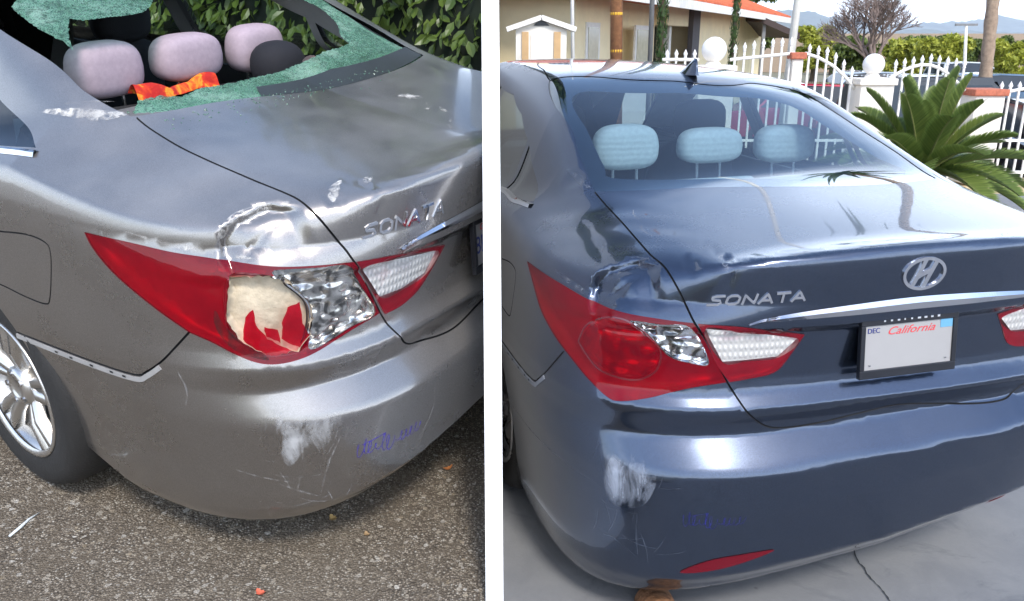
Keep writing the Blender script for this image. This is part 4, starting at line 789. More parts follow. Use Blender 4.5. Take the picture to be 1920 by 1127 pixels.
# woven slipper under the bumper
p = ground_hit(1236, 1131, False); sv = []; ns = 26; mr = 14
for j in range(mr+1):
    a = math.pi*j/mr
    for i in range(ns+1):
        t = i/ns; L = .26; w = .062*(1-.35*(t-.35)**2)*min(1, math.sin(math.pi*min(.5, (1-t)*2.2+.02)))*min(1, (t*6+.3)); h = .085*(1-.35*t)*min(1, math.sin(math.pi*min(.5, (1-t)*1.9+.02)))
        rib = 1+.035*math.sin(t*110); sv.append((w*math.cos(a)*rib, t*L, .006+h*math.sin(a)*rib))
sl_ = mesh('slipper', [(0, 0, 0)]*0+sv, [(j*(ns+1)+i, j*(ns+1)+i+1, (j+1)*(ns+1)+i+1, (j+1)*(ns+1)+i) for j in range(mr) for i in range(ns)], simple('woven_brown', (.23, .11, .05), .8, var=.45, scale=70, bump=.6, bscale=200), None, True)
sl_.location = (p.x, p.y-.20, .002); sl_.rotation_euler = (0, 0, .1); tag(sl_, 'brown ribbed woven slipper toe poking under the slate bumper', 'slipper')
mesh('sole', [(.066*math.cos(a), .13+.135*math.sin(a), z) for z in (0, .012) for a in np.linspace(0, 2*math.pi, 24, False)], [tuple(range(24))[::-1], tuple(range(24, 48))]+[(i, (i+1) % 24, 24+(i+1) % 24, 24+i) for i in range(24)], simple('sole_dark', (.05, .035, .025), .8), sl_)
# ------------------------------------------------------------------ things left inside the taupe sedan
def in_car(car, name, V, Fs, mat, label, cat):
    W = car.world(np.array([tuple(v) for v in V])); c0 = W.mean(0); c0[2] = W[:, 2].min(); o = mesh(name, W-c0, Fs, mat, None, True); o.location = c0; return tag(o, label, cat)
V = []; n = 22; m = 9
for j in range(m+1):
    for i in range(n+1):
        u, v = i/n, j/m; x = -.30+.34*u; y = 1.215+.05*v; z = 1.072+.048*math.sin(math.pi*v)*(.75+.25*math.sin(7*u+1))+.005*math.sin(19*u+7*v)+.02*max(0, .3-u)*3*v; V.append((x, y-.02*math.sin(6*u), max(1.074, z)))
in_car(CL, 'orange_cloth', V, [(j*(n+1)+i, j*(n+1)+i+1, (j+1)*(n+1)+i+1, (j+1)*(n+1)+i) for j in range(m) for i in range(n)], MATS['orange_cloth'], 'crumpled orange and red cloth below the headrests on parcel shelf', 'cloth')
V, Fs = blob((.285, 1.175, 1.125), (.105, .085, .085), 26, 16, .85, lambda v: Vector((v.x, v.y, max(v.z, -.04))))
cap = in_car(CL, 'baseball_cap', V, Fs, MATS['cap_black'], 'black baseball cap with pale patch resting on the parcel shelf', 'cap')
W = CL.world(np.array([(.37+.055*math.cos(a)*r, 1.115-.02*r, 1.118+.04*math.sin(a)*r) for r in (0, 1) for a in np.linspace(0, 2*math.pi, 16, False)])); cl_ = np.array(cap.location)
mesh('cap_patch', W-cl_, [(i, 16+i, 16+(i+1) % 16, (i+1) % 16) for i in range(16)], MATS['cap_patch'], cap)
brim = []; 
for r in (.085, .16):
    for a in np.linspace(-2.6, -.5, 14): brim.append((.285+r*math.cos(a)*1.05, 1.175+r*math.sin(a)*.62, 1.088+.012*math.cos((a+1.57)*2)))
mesh('brim', CL.world(np.array(brim))-cl_, [(i, i+1, 15+i, 14+i) for i in range(13)], MATS['cap_black'], cap, True)
V = []; Fs = []; rs = random.Random(9)      # crumbs of safety glass on the shelf
for _ in range(900):
    x = rs.uniform(-.58, .35); y = .84+abs(rs.gauss(0, .10)); s_ = rs.uniform(.003, .008); a = rs.uniform(0, 3.14)
    if y > 1.2: continue
    z = 1.078-.01*(x/.63)**2; o = len(V); c_, sn = math.cos(a)*s_, math.sin(a)*s_
    V += [(x+c_, y+sn, z), (x-sn, y+c_, z), (x-c_, y-sn, z), (x+sn, y-c_, z), (x+rs.uniform(-1, 1)*s_*.5, y, z+s_*1.2)]; Fs += [(o, o+1, o+4), (o+1, o+2, o+4), (o+2, o+3, o+4), (o+3, o, o+4)]
rs = random.Random(10); A_ = []
for _ in range(150): A_.append((rs.uniform(-.60, .30), .80-abs(rs.gauss(0, .05)), 1.12))
for P_ in CL.surf(CL.ang(A_)):
    s_ = rs.uniform(.0015, .0035); a = rs.uniform(0, 3.14); o = len(V); c_, sn = math.cos(a)*s_, math.sin(a)*s_; x, y, z = P_; z += .0005
    if (CL.world(P_[None])[0] @ WN) > -.03: continue
    V += [(x+c_, y+sn, z), (x-sn, y+c_, z), (x-c_, y-sn, z), (x+sn, y-c_, z), (x, y, z+s_)]; Fs += [(o, o+1, o+4), (o+1, o+2, o+4), (o+2, o+3, o+4), (o+3, o, o+4)]
o = mesh('glass_crumbs', CL.world(np.array(V)), Fs, MATS['shattered_glass']); tag(o, 'green crumbs of shattered glass strewn on the parcel shelf and trunk edge', 'glass', kind='stuff')
# ------------------------------------------------------------------ foliage
def leaf_mat(name, a, b_, rough=.45, tr=.25):
    b = NB(name); oi = b.n('ObjectInfo'); g = b.n('NewGeometry'); v = b.coord(); f = b.noise(v, 2.5, 3, .6); rnd = g.outputs['Random Per Island']
    c = b.mix(b.math('MULTIPLY', b.math('ADD', rnd, f), .5), a, b_); p = b.pbr(c, rough, 0, None, spec=.4); t = b.n('BsdfTranslucent'); b.l(b.mix(.5, c, (.35, .45, .05), 'MULTIPLY') if False else c, t.inputs[0])
    ms = b.n('MixShader'); ms.inputs[0].default_value = tr; b.l(p.outputs[0], ms.inputs[1]); b.l(t.outputs[0], ms.inputs[2]); b.l(ms.outputs[0], b.out.inputs['Surface']); MATS[name] = b.m; return b.m
ML = leaf_mat('hedge_leaf', (.02, .055, .012), (.17, .235, .045), .35)
A = Vector((-.26, 5.35, 0)); B = Vector((-9.6, 10.3, 0)); hd = (B-A).normalized(); hn = Vector((hd.y, -hd.x, 0)); hn = hn if hn.y < 0 else -hn; HL = (B-A).length; HH = 3.5
def hedge_pt(s, h, dpt):
    p = A+hd*s+hn*dpt; return Vector((p.x, p.y, zL(p.x, p.y)+h))
hroot = empty('hedge', tuple(hedge_pt(4, 0, 0))); tag(hroot, 'tall dense green hedge of broad glossy leaves behind the taupe sedan', 'hedge')
ho = Vector(hroot.location)
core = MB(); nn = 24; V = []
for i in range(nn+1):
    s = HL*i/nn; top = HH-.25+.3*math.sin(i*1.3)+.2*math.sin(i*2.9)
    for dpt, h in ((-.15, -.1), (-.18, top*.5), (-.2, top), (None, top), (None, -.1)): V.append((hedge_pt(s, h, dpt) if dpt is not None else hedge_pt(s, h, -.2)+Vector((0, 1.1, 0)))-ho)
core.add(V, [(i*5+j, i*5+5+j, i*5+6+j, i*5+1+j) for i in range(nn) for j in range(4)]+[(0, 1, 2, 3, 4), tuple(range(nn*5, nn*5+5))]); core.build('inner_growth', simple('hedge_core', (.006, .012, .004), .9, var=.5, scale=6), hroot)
lv = [(-.5, .35, .06), (0, 0, -.02), (.5, .35, .06), (-.42, .72, .05), (.42, .72, .05), (0, .5, -.03), (0, 1.0, .03)]; lf = [(1, 5, 0), (1, 2, 5), (0, 5, 3), (5, 2, 4), (3, 5, 6), (5, 4, 6)]
rs = random.Random(4); bigV = []; bigF = []; singles = []
def leaf_frame():
    d = Vector((rs.gauss(0, .5), rs.gauss(0, .3), -.9+rs.gauss(0, .35))); d = (d+hn*.35).normalized(); nrm_ = (hn*1.0+Vector((rs.gauss(0, .55), rs.gauss(0, .4), rs.gauss(.35, .45)))).normalized(); x = d.cross(nrm_).normalized(); nrm_ = x.cross(d); return x, d, nrm_
for k in range(19000):
    s = rs.uniform(0, HL)*(rs.random()**.25 if rs.random() < .35 else 1); h = rs.uniform(0, HH+.25*math.sin(s*2.1)+.2*math.sin(s*5.3)); lump = .10*math.sin(s*4.1+h*3.3)+.08*math.sin(s*9.7-h*7.1)
    dpt = lump-abs(rs.gauss(0, .11)); p = hedge_pt(s, h, dpt); x, d, n_ = leaf_frame(); L = rs.uniform(.07, .12); W_l = L*rs.uniform(.42, .58)
    v = p-Vector((0, 0, CAM_H)); dep = v.y*math.cos(PITCH)-v.z*math.sin(PITCH); px = 960+FPX*v.x/dep; py = 563.5-FPX*(v.z*math.cos(PITCH)+v.y*math.sin(PITCH))/dep
    if len(singles) < 270 and 600 < px < 905 and -5 < py < 150 and dpt > lump-.07: singles.append((p, x, d, n_, L, W_l)); continue
    o = len(bigV); bigV += [tuple(p-ho+x*(a*W_l)+d*(b_*L)+n_*(c_*L)) for a, b_, c_ in lv]; bigF += [tuple(i+o for i in f) for f in lf]
tag(mesh('foliage', bigV, bigF, ML, hroot), kind='stuff')
lm = bpy.data.meshes.new('leaf'); lm.from_pydata(lv, [], lf); lm.materials.append(ML)
for p, x, d, n_, L, W_l in singles:
    o = link(bpy.data.objects.new('leaf', lm), hroot); o.matrix_local = Matrix(((x.x*W_l, d.x*L, n_.x*L, p.x-ho.x), (x.y*W_l, d.y*L, n_.y*L, p.y-ho.y), (x.z*W_l, d.z*L, n_.z*L, p.z-ho.z), (0, 0, 0, 1)))
# sago palm beyond the slate sedan
MS = leaf_mat('sago_leaf', (.05, .11, .025), (.28, .34, .08), .4); MST = simple('sago_stem', (.16, .17, .05), .6)
sp0 = ray_at(1728, 318, 7.0); sroot = empty('sago_palm', (sp0.x, sp0.y, 0)); tag(sroot, 'sago palm with stiff dark green fronds fanning out before the white fence', 'palm')
tr_ = MB().lathe([(.16, 0), (.18, .2), (.17, sp0.z-.15), (.10, sp0.z), (0, sp0.z+.03)], 20); tr_.V = [(x*(1+.08*math.sin(31*z+9*math.atan2(y, x))), y*(1+.08*math.sin(31*z+9*math.atan2(y, x))), z) for x, y, z in tr_.V]; tr_.build('trunk', simple('sago_trunk', (.10, .07, .045), .9, var=.4, scale=25, bump=.6), sroot)
rs = random.Random(11)
for k in range(44):
    az = k*2.39996+rs.uniform(-.2, .2); t = (k+.5)/44; el = R(82)-t*R(82)+rs.uniform(-.1, .1); L = rs.uniform(.85, 1.08); droop = .18+.35*t
    hx = Vector((math.cos(az), math.sin(az), 0)); pts = []; 
    for i in range(15):
        q = i/14; pts.append(Vector((0, 0, sp0.z-.03))+hx*(L*q*math.cos(el)+.04)+Vector((0, 0, L*q*math.sin(el)-droop*L*q*q)))
    fb = MB(); fb.tube(pts, [.010-.0055*i/14 for i in range(15)], 4, False); fr = fb.build('frond', MST, sroot, True); V = []; Fs = []
    for i in range(84):
        q = .12+.88*i/84; f = q*14; i0 = min(13, int(f)); p = pts[i0].lerp(pts[i0+1], f-i0); tg = (pts[i0+1]-pts[i0]).normalized(); sd_ = tg.cross(Vector((0, 0, 1))).normalized(); up = sd_.cross(tg).normalized()
        ll = .175*math.sin(math.pi*min(.97, q*.86+.10))**.7
        for sg in (-1, 1):
            e = p+(sd_*sg*.70+tg*.62+up*.38).normalized()*ll; w = tg*.0072; o = len(V); V += [p-w, p+w, e+tg*.001, p.lerp(e, .6)-w*1.1, p.lerp(e, .6)+w*1.1]; Fs += [(o, o+1, o+4, o+3), (o+3, o+4, o+2)]
    mesh('leaflets', V, Fs, MS, fr)
# ------------------------------------------------------------------ white iron fence, gate pillars
MW = simple('iron_white', (.82, .80, .76), .45, var=.06); MP = simple('pillar_plaster', (.80, .74, .66), .8, var=.08, bump=.2); MBK = simple('pillar_brick', (.46, .14, .08), .85, var=.3, scale=30)
FY = 10.5
def rail_z(px, knots):
    xs = [k[0] for k in knots]; t = np.interp(px, xs, [k[1] for k in knots]); return ray_at(px, float(t), FY).z
def fence_panel(px0, px1, knots, tips, label, base=-.02, step=18):
    """knots: top rail's height along the panel, tips: height of the spear points"""
    r = empty('iron_fence', tuple((ray_at(px0, 300, FY).x, FY, base))); tag(r, label, 'fence', 'panels of the white iron fence'); o = Vector(r.location)
    pts = []
    for i in range(25):
        px = px0+(px1-px0)*i/24; pts.append(Vector((ray_at(px, 150, FY).x, FY, rail_z(px, knots)))-o)
    MB().tube(pts, .020, 8).build('top_rail', MW, r, True)
    x0, x1 = pts[0].x, pts[-1].x
    MB().box(x0, x1, -.015, .015, .12, .155).build('bottom_rail', MW, r); MB().box(x0, x1, -.013, .013, .52, .55).build('middle_rail', MW, r)
    n = int((px1-px0)/step); 
    for k in range(n+1):
        px = px0+(px1-px0)*(k+.5)/(n+1); x = ray_at(px, 150, FY).x-o.x; zt = max(rail_z(px, tips), rail_z(px, knots)+.06)-base
        m = MB().box(x-.011, x+.011, -.011, .011, .03, zt-.11); m.build('picket', MW, r)
        MB().lathe([(.011, zt-.11), (.024, zt-.10), (.014, zt-.085), (.027, zt-.055), (0, zt)], 8, 'z', (x, 0, 0)).build('finial', MW, r, True)
    return r
arc = lambda a, b, ya, yb, up: [(a+(b-a)*t, ya+(yb-ya)*t-up*math.sin(math.pi*t)) for t in np.linspace(0, 1, 9)]
fence_panel(1366, 1486, [(1366, 112), (1486, 100)], [(1366, 84), (1425, 72), (1486, 68)], 'white iron fence panel with straight rail next to the cream light pole')
fence_panel(1504, 1604, [(1504, 100), (1530, 108), (1560, 124), (1585, 145), (1604, 166)], [(1504, 80), (1550, 88), (1604, 130)], 'white iron fence panel whose rail swoops down to the ball-topped pillar')
fence_panel(1668, 1812, arc(1668, 1812, 146, 170, 36), [(1668, 112), (1740, 100), (1812, 112)], 'white iron fence panel with an arched rail behind the sago palm')
fence_panel(1872, 2040, arc(1872, 2040, 178, 178, 14), [(1872, 152), (2040, 152)], 'white iron fence panel beyond the brick-capped pillar')
fence_panel(1240, 1308, [(1240, 112), (1308, 112)], [(1240, 92), (1308, 92)], 'short white iron fence panel before the cream house')
def pillar(px, w, top, ball, label, brick=False):
    p = ray_at(px, top, FY); h = p.z; r = empty('gate_pillar', (p.x, FY, 0)); tag(r, label, 'pillar', 'fence pillars'); hw = w/2
    MB().box(-hw, hw, -hw, hw, 0, h-.08).build('shaft', MP, r, False, .01)
    MB().box(-hw-.03, hw+.03, -hw-.03, hw+.03, h-.08, h).build('cap', MBK if brick else MP, r, False, .012)
    if ball:
        MB().lathe([(.10, h), (.08, h+.03), (.06, h+.05)], 20).build('ball_seat', MP, r, True)
        m = MB().lathe([(ball*math.sin(a), h+.03+ball-ball*math.cos(a)) for a in np.linspace(0.001, math.pi-.001, 16)], 28); m.build('ball', MW, r, True)
    return r
pillar(1635, .40, 146, .128, 'pale plaster fence pillar topped with a white ball by the sago palm'); pillar(1845, .36, 166, 0, 'pale plaster fence pillar with a red brick cap', True); pillar(1337, .42, 122, .15, 'pale plaster fence pillar topped with a white ball before the house'); pillar(1495, .13, 98, 0, 'slim brick-capped fence post beside the cream light pole', True)
# ------------------------------------------------------------------ cream house with a red tiled roof
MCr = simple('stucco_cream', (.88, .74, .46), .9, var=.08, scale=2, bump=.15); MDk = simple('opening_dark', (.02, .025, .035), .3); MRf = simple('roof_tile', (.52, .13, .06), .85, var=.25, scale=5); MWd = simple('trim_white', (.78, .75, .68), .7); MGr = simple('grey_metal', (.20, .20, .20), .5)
HA = ray_at(1085, 60, 18.0); HB = ray_at(1432, 60, 38.0); hdir = Vector((HB.x-HA.x, HB.y-HA.y, 0)); HLn = hdir.length; hdir.normalize(); hnr = Vector((hdir.y, -hdir.x, 0)); HM = Matrix(((hdir.x, -hnr.x, 0, HA.x), (hdir.y, -hnr.y, 0, HA.y), (0, 0, 1, -.6), (0, 0, 0, 1)))   # x along the front, y into the house
house = empty('cream_house'); house.matrix_world = HM; tag(house, 'cream stucco house with red tiled roof and dark doorway across the street', 'house')
def fx(px, py=60):      # distance along the front at a photograph pixel
    d = Vector(((px-960)/FPX, 1, (563.5-py)/FPX)); d.rotate(Matrix.Rotation(-PITCH, 3, 'X')); o = Vector((0, 0, CAM_H)); s = (HA-o).dot(hnr)/d.dot(hnr); q = o+d*s; return (q-HA).dot(hdir), q.z+.6
EZ = 3.25
def hbox(name, a, b_, y0, y1, z0, z1, mat, parent=house, bev=0): return MB().box(a, b_, y0, y1, z0, z1).build(name, mat, parent, False, bev)
f = lambda px: fx(px)[0]
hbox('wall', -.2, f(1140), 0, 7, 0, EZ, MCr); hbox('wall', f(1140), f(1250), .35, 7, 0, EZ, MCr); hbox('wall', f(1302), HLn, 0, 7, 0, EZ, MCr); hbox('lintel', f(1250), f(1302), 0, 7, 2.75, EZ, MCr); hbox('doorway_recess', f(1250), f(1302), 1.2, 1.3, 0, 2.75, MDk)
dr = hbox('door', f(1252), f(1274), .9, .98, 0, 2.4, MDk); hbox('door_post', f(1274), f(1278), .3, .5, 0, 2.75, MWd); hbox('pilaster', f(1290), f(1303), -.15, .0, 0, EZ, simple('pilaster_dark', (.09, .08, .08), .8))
hbox('wall_base', f(1092), f(1215), -.12, 0, 0, 1.15, MWd)
for px in (1097, 1190):
    w = hbox('window', f(px), f(px+26), -.03, .02, 1.5, 2.7, MWd); hbox('pane', f(px)+.12, f(px+26)-.12, -.045, -.032, 1.6, 2.6, simple('window_glass', (.55, .50, .36), .15), w)
rf = MB(); L0, L1 = -1.0, HLn+1.2; rf.add([(L0, -1.0, EZ), (L1, -1.0, EZ), (L1, 8, EZ), (L0, 8, EZ), (L0+2.5, 3.5, EZ+1.7), (L1-6, 3.5, EZ+1.7)], [(0, 1, 5, 4), (1, 2, 5), (2, 3, 4, 5), (3, 0, 4), (3, 2, 1, 0)]); roof = rf.build('roof', MRf, house)
hbox('fascia', L0, L1, -1.06, -1.003, EZ-.16, EZ+.06, MWd, roof)
for k in range(26):       # rows of tiles near the eave
    t = k/26; MB().tube([(L0+(L1-L0)*t+.3, -1.0+.02, EZ+.06), (L0+(L1-L0)*t+.3+(.5-t)*1.2, 2.9, EZ+1.52)], .09, 6).build('roof_tile_row', MRf, roof, True)
hbox('upper_storey', f(1320), f(1362), 4.5, 8, EZ+.6, EZ+3.2, MWd)
# neighbour at the left with shaded openings
nb = empty('beige_building', (ray_at(930, 60, 20).x, 20, -.6)); tag(nb, 'beige flat building with dark openings beside the gabled white shrine', 'building'); nx = lambda px: ray_at(px, 40, 20).x-nb.location.x
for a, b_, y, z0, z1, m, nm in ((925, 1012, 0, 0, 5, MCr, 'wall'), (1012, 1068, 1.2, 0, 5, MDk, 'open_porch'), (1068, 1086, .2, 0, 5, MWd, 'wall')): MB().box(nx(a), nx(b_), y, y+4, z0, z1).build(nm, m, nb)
for px in (1020, 1036, 1052): MB().box(nx(px), nx(px+4), .9, 1.1, 0, 5).build('porch_post', MGr, nb)
MB().box(nx(930), nx(985), -.4, -.3, 2.7, 2.76).build('railing', MGr, nb)
for k in range(12): MB().box(nx(930)+k*.06, nx(930)+k*.06+.015, -.38, -.35, 1.9, 2.7).build('baluster', MGr, nb)
# gabled white shrine
sp1 = ray_at(1015, 60, 13.0); sh = empty('gabled_shrine', (sp1.x, 13.0, -.6)); tag(sh, 'small white gabled shrine with pale timber side panels behind the slate sedan', 'shrine'); top = ray_at(1015, 32, 13).z+.6; ev = ray_at(1015, 52, 13).z+.6; w = .38
MB().box(-w, w, 0, .5, 0, ev).build('body', MWd, sh); MB().prism([(-w, ev), (w, ev), (0, top-.05)], 0, .5, Matrix(((1, 0, 0, 0), (0, 0, 1, 0), (0, 1, 0, 0), (0, 0, 0, 1)))).build('gable', MWd, sh)
for s_ in (-1, 1):
    a = math.atan2(top-ev, w+.08); m = Matrix.Translation((0, 0, top)) @ Matrix.Rotation(s_*a, 4, 'Y'); MB().box(0, s_*(w+.14)/math.cos(a), -.08, .58, -.04, .03, m).build('roof_slope', MW, sh)
    MB().box(s_*.24-.05, s_*.24+.05, -.03, 0, ev-.55, ev-.06).build('side_panel', simple('pale_timber', (.55, .36, .18), .7), sh)
MB().box(-.15, .15, -.02, 0, ev-.5, ev-.1).build('front_panel', MW, sh); MB().prism([(-.12, ev+.03), (.12, ev+.03), (0, ev+.13)], -.02, 0, Matrix(((1, 0, 0, 0), (0, 0, 1, 0), (0, 1, 0, 0), (0, 0, 0, 1)))).build('gable_vent', MDk, sh)
# poles
def pole(name, px0, py0, px1, py1, Y, r0, r1, mat, label, cat, base=-.6, zt=9):
    a, b_ = ray_at(px0, py0, Y), ray_at(px1, py1, Y); d = (a-b_)/(a.z-b_.z); lo = b_+d*(base-b_.z); hi_ = b_+d*(zt-b_.z); o = empty(name, tuple(lo)); tag(o, label, cat); return o, [Vector((0, 0, 0)), (hi_-lo)*.5, hi_-lo]
o, pts = pole('utility_pole', 1156, 0, 1155, 200, 15.5, 0, 0, None, 'brown timber utility pole with yellow bands before the cream house', 'pole'); MB().tube(pts, [.115, .105, .095], 14).build('shaft', simple('pole_timber', (.30, .135, .06), .85, var=.35, scale=14, bump=.4), o, True)
for z in (2.12, 2.75): MB().lathe([(.108, z), (.111, z+.005), (.111, z+.045), (.108, z+.05)], 14, 'z', tuple(pts[2]*(z/9.6)*Vector((1, 1, 0)))).build('yellow_band', simple('band_yellow', (.75, .42, .03), .6), o, True)
o, pts = pole('light_pole', 1496, 0, 1482, 110, 12.0, 0, 0, None, 'slim cream steel light pole rising behind the white fence', 'pole'); MB().tube(pts, [.055, .05, .045], 10).build('shaft', MWd, o, True)
o, pts = pole('steel_post', 1073, 0, 1074, 95, 14.0, 0, 0, None, 'slender white post between the beige building and the house', 'post'); MB().tube(pts, .03, 8).build('shaft', MW, o, True)
o, pts = pole('steel_post', 1223, 0, 1219, 100, 16.0, 0, 0, None, 'slender grey post before the cream house wall', 'post'); MB().tube(pts, .045, 8).build('shaft', MGr, o, True)
o, pts = pole('street_lamp', 1812, 46, 1808, 130, 40.0, 0, 0, None, 'distant street lamp with a double crossarm before the mountains', 'lamp', zt=ray_at(1812, 46, 40).z); MB().tube(pts, [.10, .08, .06], 8).build('shaft', MWd, o, True); MB().box(-.5, .5, -.06, .06, pts[2].z-.06, pts[2].z+.04, Matrix.Translation((pts[2].x, 0, 0))).build('lamp_arm', MGr, o)
o, pts = pole('palm_tree', 1862, 0, 1848, 140, 16.0, 0, 0, None, 'tall palm trunk with rough bark behind the brick-capped pillar', 'palm'); tk = MB().tube([pts[0].lerp(pts[2], i/40) for i in range(41)], [.105+.016*(i % 2)-.0004*i for i in range(41)], 12); tk.build('trunk', simple('palm_bark', (.33, .24, .17), .9, var=.35, scale=14, bump=.6), o, True)
cr = MB()
for k in range(18):
    a = k*2.4; el = .9-.1*k; V = [pts[2]+Vector((math.cos(a)*q*1.6*math.cos(el), math.sin(a)*q*1.6*math.cos(el), 1.6*q*math.sin(el)-.9*q*q)) for q in np.linspace(0, 1, 7)]; cr.tube(V, [.05, .12, .14, .12, .09, .05, .01], 3)
cr.build('crown', simple('palm_frond', (.05, .09, .03), .6), o)
# slender cypresses
MCy = leaf_mat('cypress_leaf', (.018, .05, .012), (.07, .12, .025), .6)
for px, lab in ((1239, 'slender column cypress beside the dark doorway of the cream house'), (1374, 'slender column cypress at the right end of the cream house')):
    p = ray_at(px, 100, 15.0 if px < 1300 else 19.0); o = empty('cypress_tree', (p.x, p.y, -.6)); tag(o, lab, 'tree', 'column cypresses'); MB().tube([(0, 0, 0), (0, 0, 7)], [.05, .02], 6).build('trunk', simple('cypress_bark', (.10, .07, .05), .9), o); V = []; Fs = []; rs = random.Random(px)
    for _ in range(2600):
        z = rs.uniform(.2, 8); a = rs.uniform(0, 6.28); r = .10*rs.uniform(.5, 1.1); c0 = Vector((r*math.cos(a), r*math.sin(a), z)); u = Vector((rs.gauss(0, .02), rs.gauss(0, .02), .09)); w_ = Vector((math.cos(a+1.57), math.sin(a+1.57), 0))*.018; k = len(V); V += [c0-w_, c0+w_, c0+u]; Fs.append((k, k+1, k+2))
    mesh('crown', V, Fs, MCy, o)
# broadleaf trees
def tree(px, Y, pybase, ptop, wpx, mat, label, seed, n=3600, leaf=.15, group=None):
    rs = random.Random(seed); b_ = ray_at(px, pybase, Y); t = ray_at(px, ptop, Y); o = empty('broadleaf_tree', (b_.x, Y, -.6)); tag(o, label, 'tree', group); H = t.z+.6; rw = wpx/2/FPX*Y*1.02; cz = H*.62
    MB().tube([(0, 0, 0), (.05, 0, H*.3), (0, .05, H*.6)], [.16, .12, .05], 8).build('trunk', simple('tree_bark', (.12, .09, .065), .9, var=.3, scale=8), o, True)
    cl_ = [(rs.uniform(-.75, .75)*rw, rs.uniform(-.6, .6)*rw, cz+rs.uniform(-.55, .75)*(H-cz), rs.uniform(.28, .5)*rw) for _ in range(16)]; V = []; Fs = []
    for k in range(n):
        cx, cy, cz_, r = cl_[k % 16]; d = Vector((rs.gauss(0, 1), rs.gauss(0, 1), rs.gauss(0, 1))).normalized()*r*rs.random()**.4; p = Vector((cx, cy, min(cz_, H-r*.8)))+Vector((d.x, d.y, d.z*.8)); u = Vector((rs.gauss(0, 1), rs.gauss(0, 1), rs.gauss(0, 1))).normalized()*leaf; w_ = u.cross(Vector((rs.gauss(0, 1), rs.gauss(0, 1), 1))).normalized()*leaf*.5; q = len(V); V += [p-u, p+w_, p+u, p-w_]; Fs.append((q, q+1, q+2, q+3))
    tag(mesh('crown', V, Fs, mat, o)); return o
MT = leaf_mat('tree_leaf', (.20, .24, .03), (.50, .50, .07), .6); MT2 = leaf_mat('tree_leaf_dark', (.05, .09, .015), (.16, .20, .04), .6)
for i, (px, Y, pt, w, m, lab) in enumerate(((1525, 42, 46, 80, MT, 'yellow green round tree left of the bare tree'), (1600, 50, 74, 90, MT2, 'low olive bush beneath the bare tree'), (1690, 46, 72, 70, MT, 'small yellow green tree at right foot of the bare tree'), (1762, 42, 60, 100, MT, 'broad yellow green tree left of the distant street lamp'), (1835, 60, 74, 60, MT2, 'far olive tree behind the palm trunk'), (1892, 34, 68, 70, MT, 'yellow green tree right of the palm trunk'), (1560, 64, 66, 90, MT2, 'dark olive tree far behind the yellow green tree'), (1720, 66, 66, 90, MT2, 'olive tree far behind the bare tree'), (1800, 70, 70, 90, MT, 'pale green tree far behind the street lamp'), (1925, 60, 66, 80, MT2, 'dark olive tree at the far end of the street'), (1405, 48, -30, 70, MT2, 'tall dark green tree rising behind the end of the red roof'))): tree(px, Y, 110, pt, w, m, lab, i+20, group='trees across the street')
# bare tree
rs = random.Random(31); bp = ray_at(1640, 100, 38); bt = empty('bare_tree', (bp.x, 38, -.6)); tag(bt, 'leafless grey tree with a fan of fine twigs before the mountains', 'tree'); tw = MB(); tk = MB(); MBr = simple('bare_bark', (.20, .15, .13), .9, var=.25)
def grow(p, d, L, r, lv_):
    q = p+d*L; (tk if lv_ < 2 else tw).tube([p, p.lerp(q, .5)+Vector((rs.gauss(0, .03), rs.gauss(0, .03), 0))*L, q], [r, r*.8, r*.6], 5 if lv_ < 3 else 3, False)
    if lv_ >= 6: return
    for _ in range(5 if lv_ == 0 else rs.choice((3, 3, 4))):
        n_ = (d+Vector((rs.gauss(0, .5), rs.gauss(0, .4), rs.gauss(.12, .25)))).normalized(); grow(p.lerp(q, rs.uniform(.6, 1)), n_, L*rs.uniform(.66, .86), r*.62, lv_+1)
grow(Vector((0, 0, 0)), Vector((0, 0, 1)), 1.5, .17, 0); tk.build('trunk', MBr, bt, True); tag(tw.build('twigs', MBr, bt), kind='stuff')
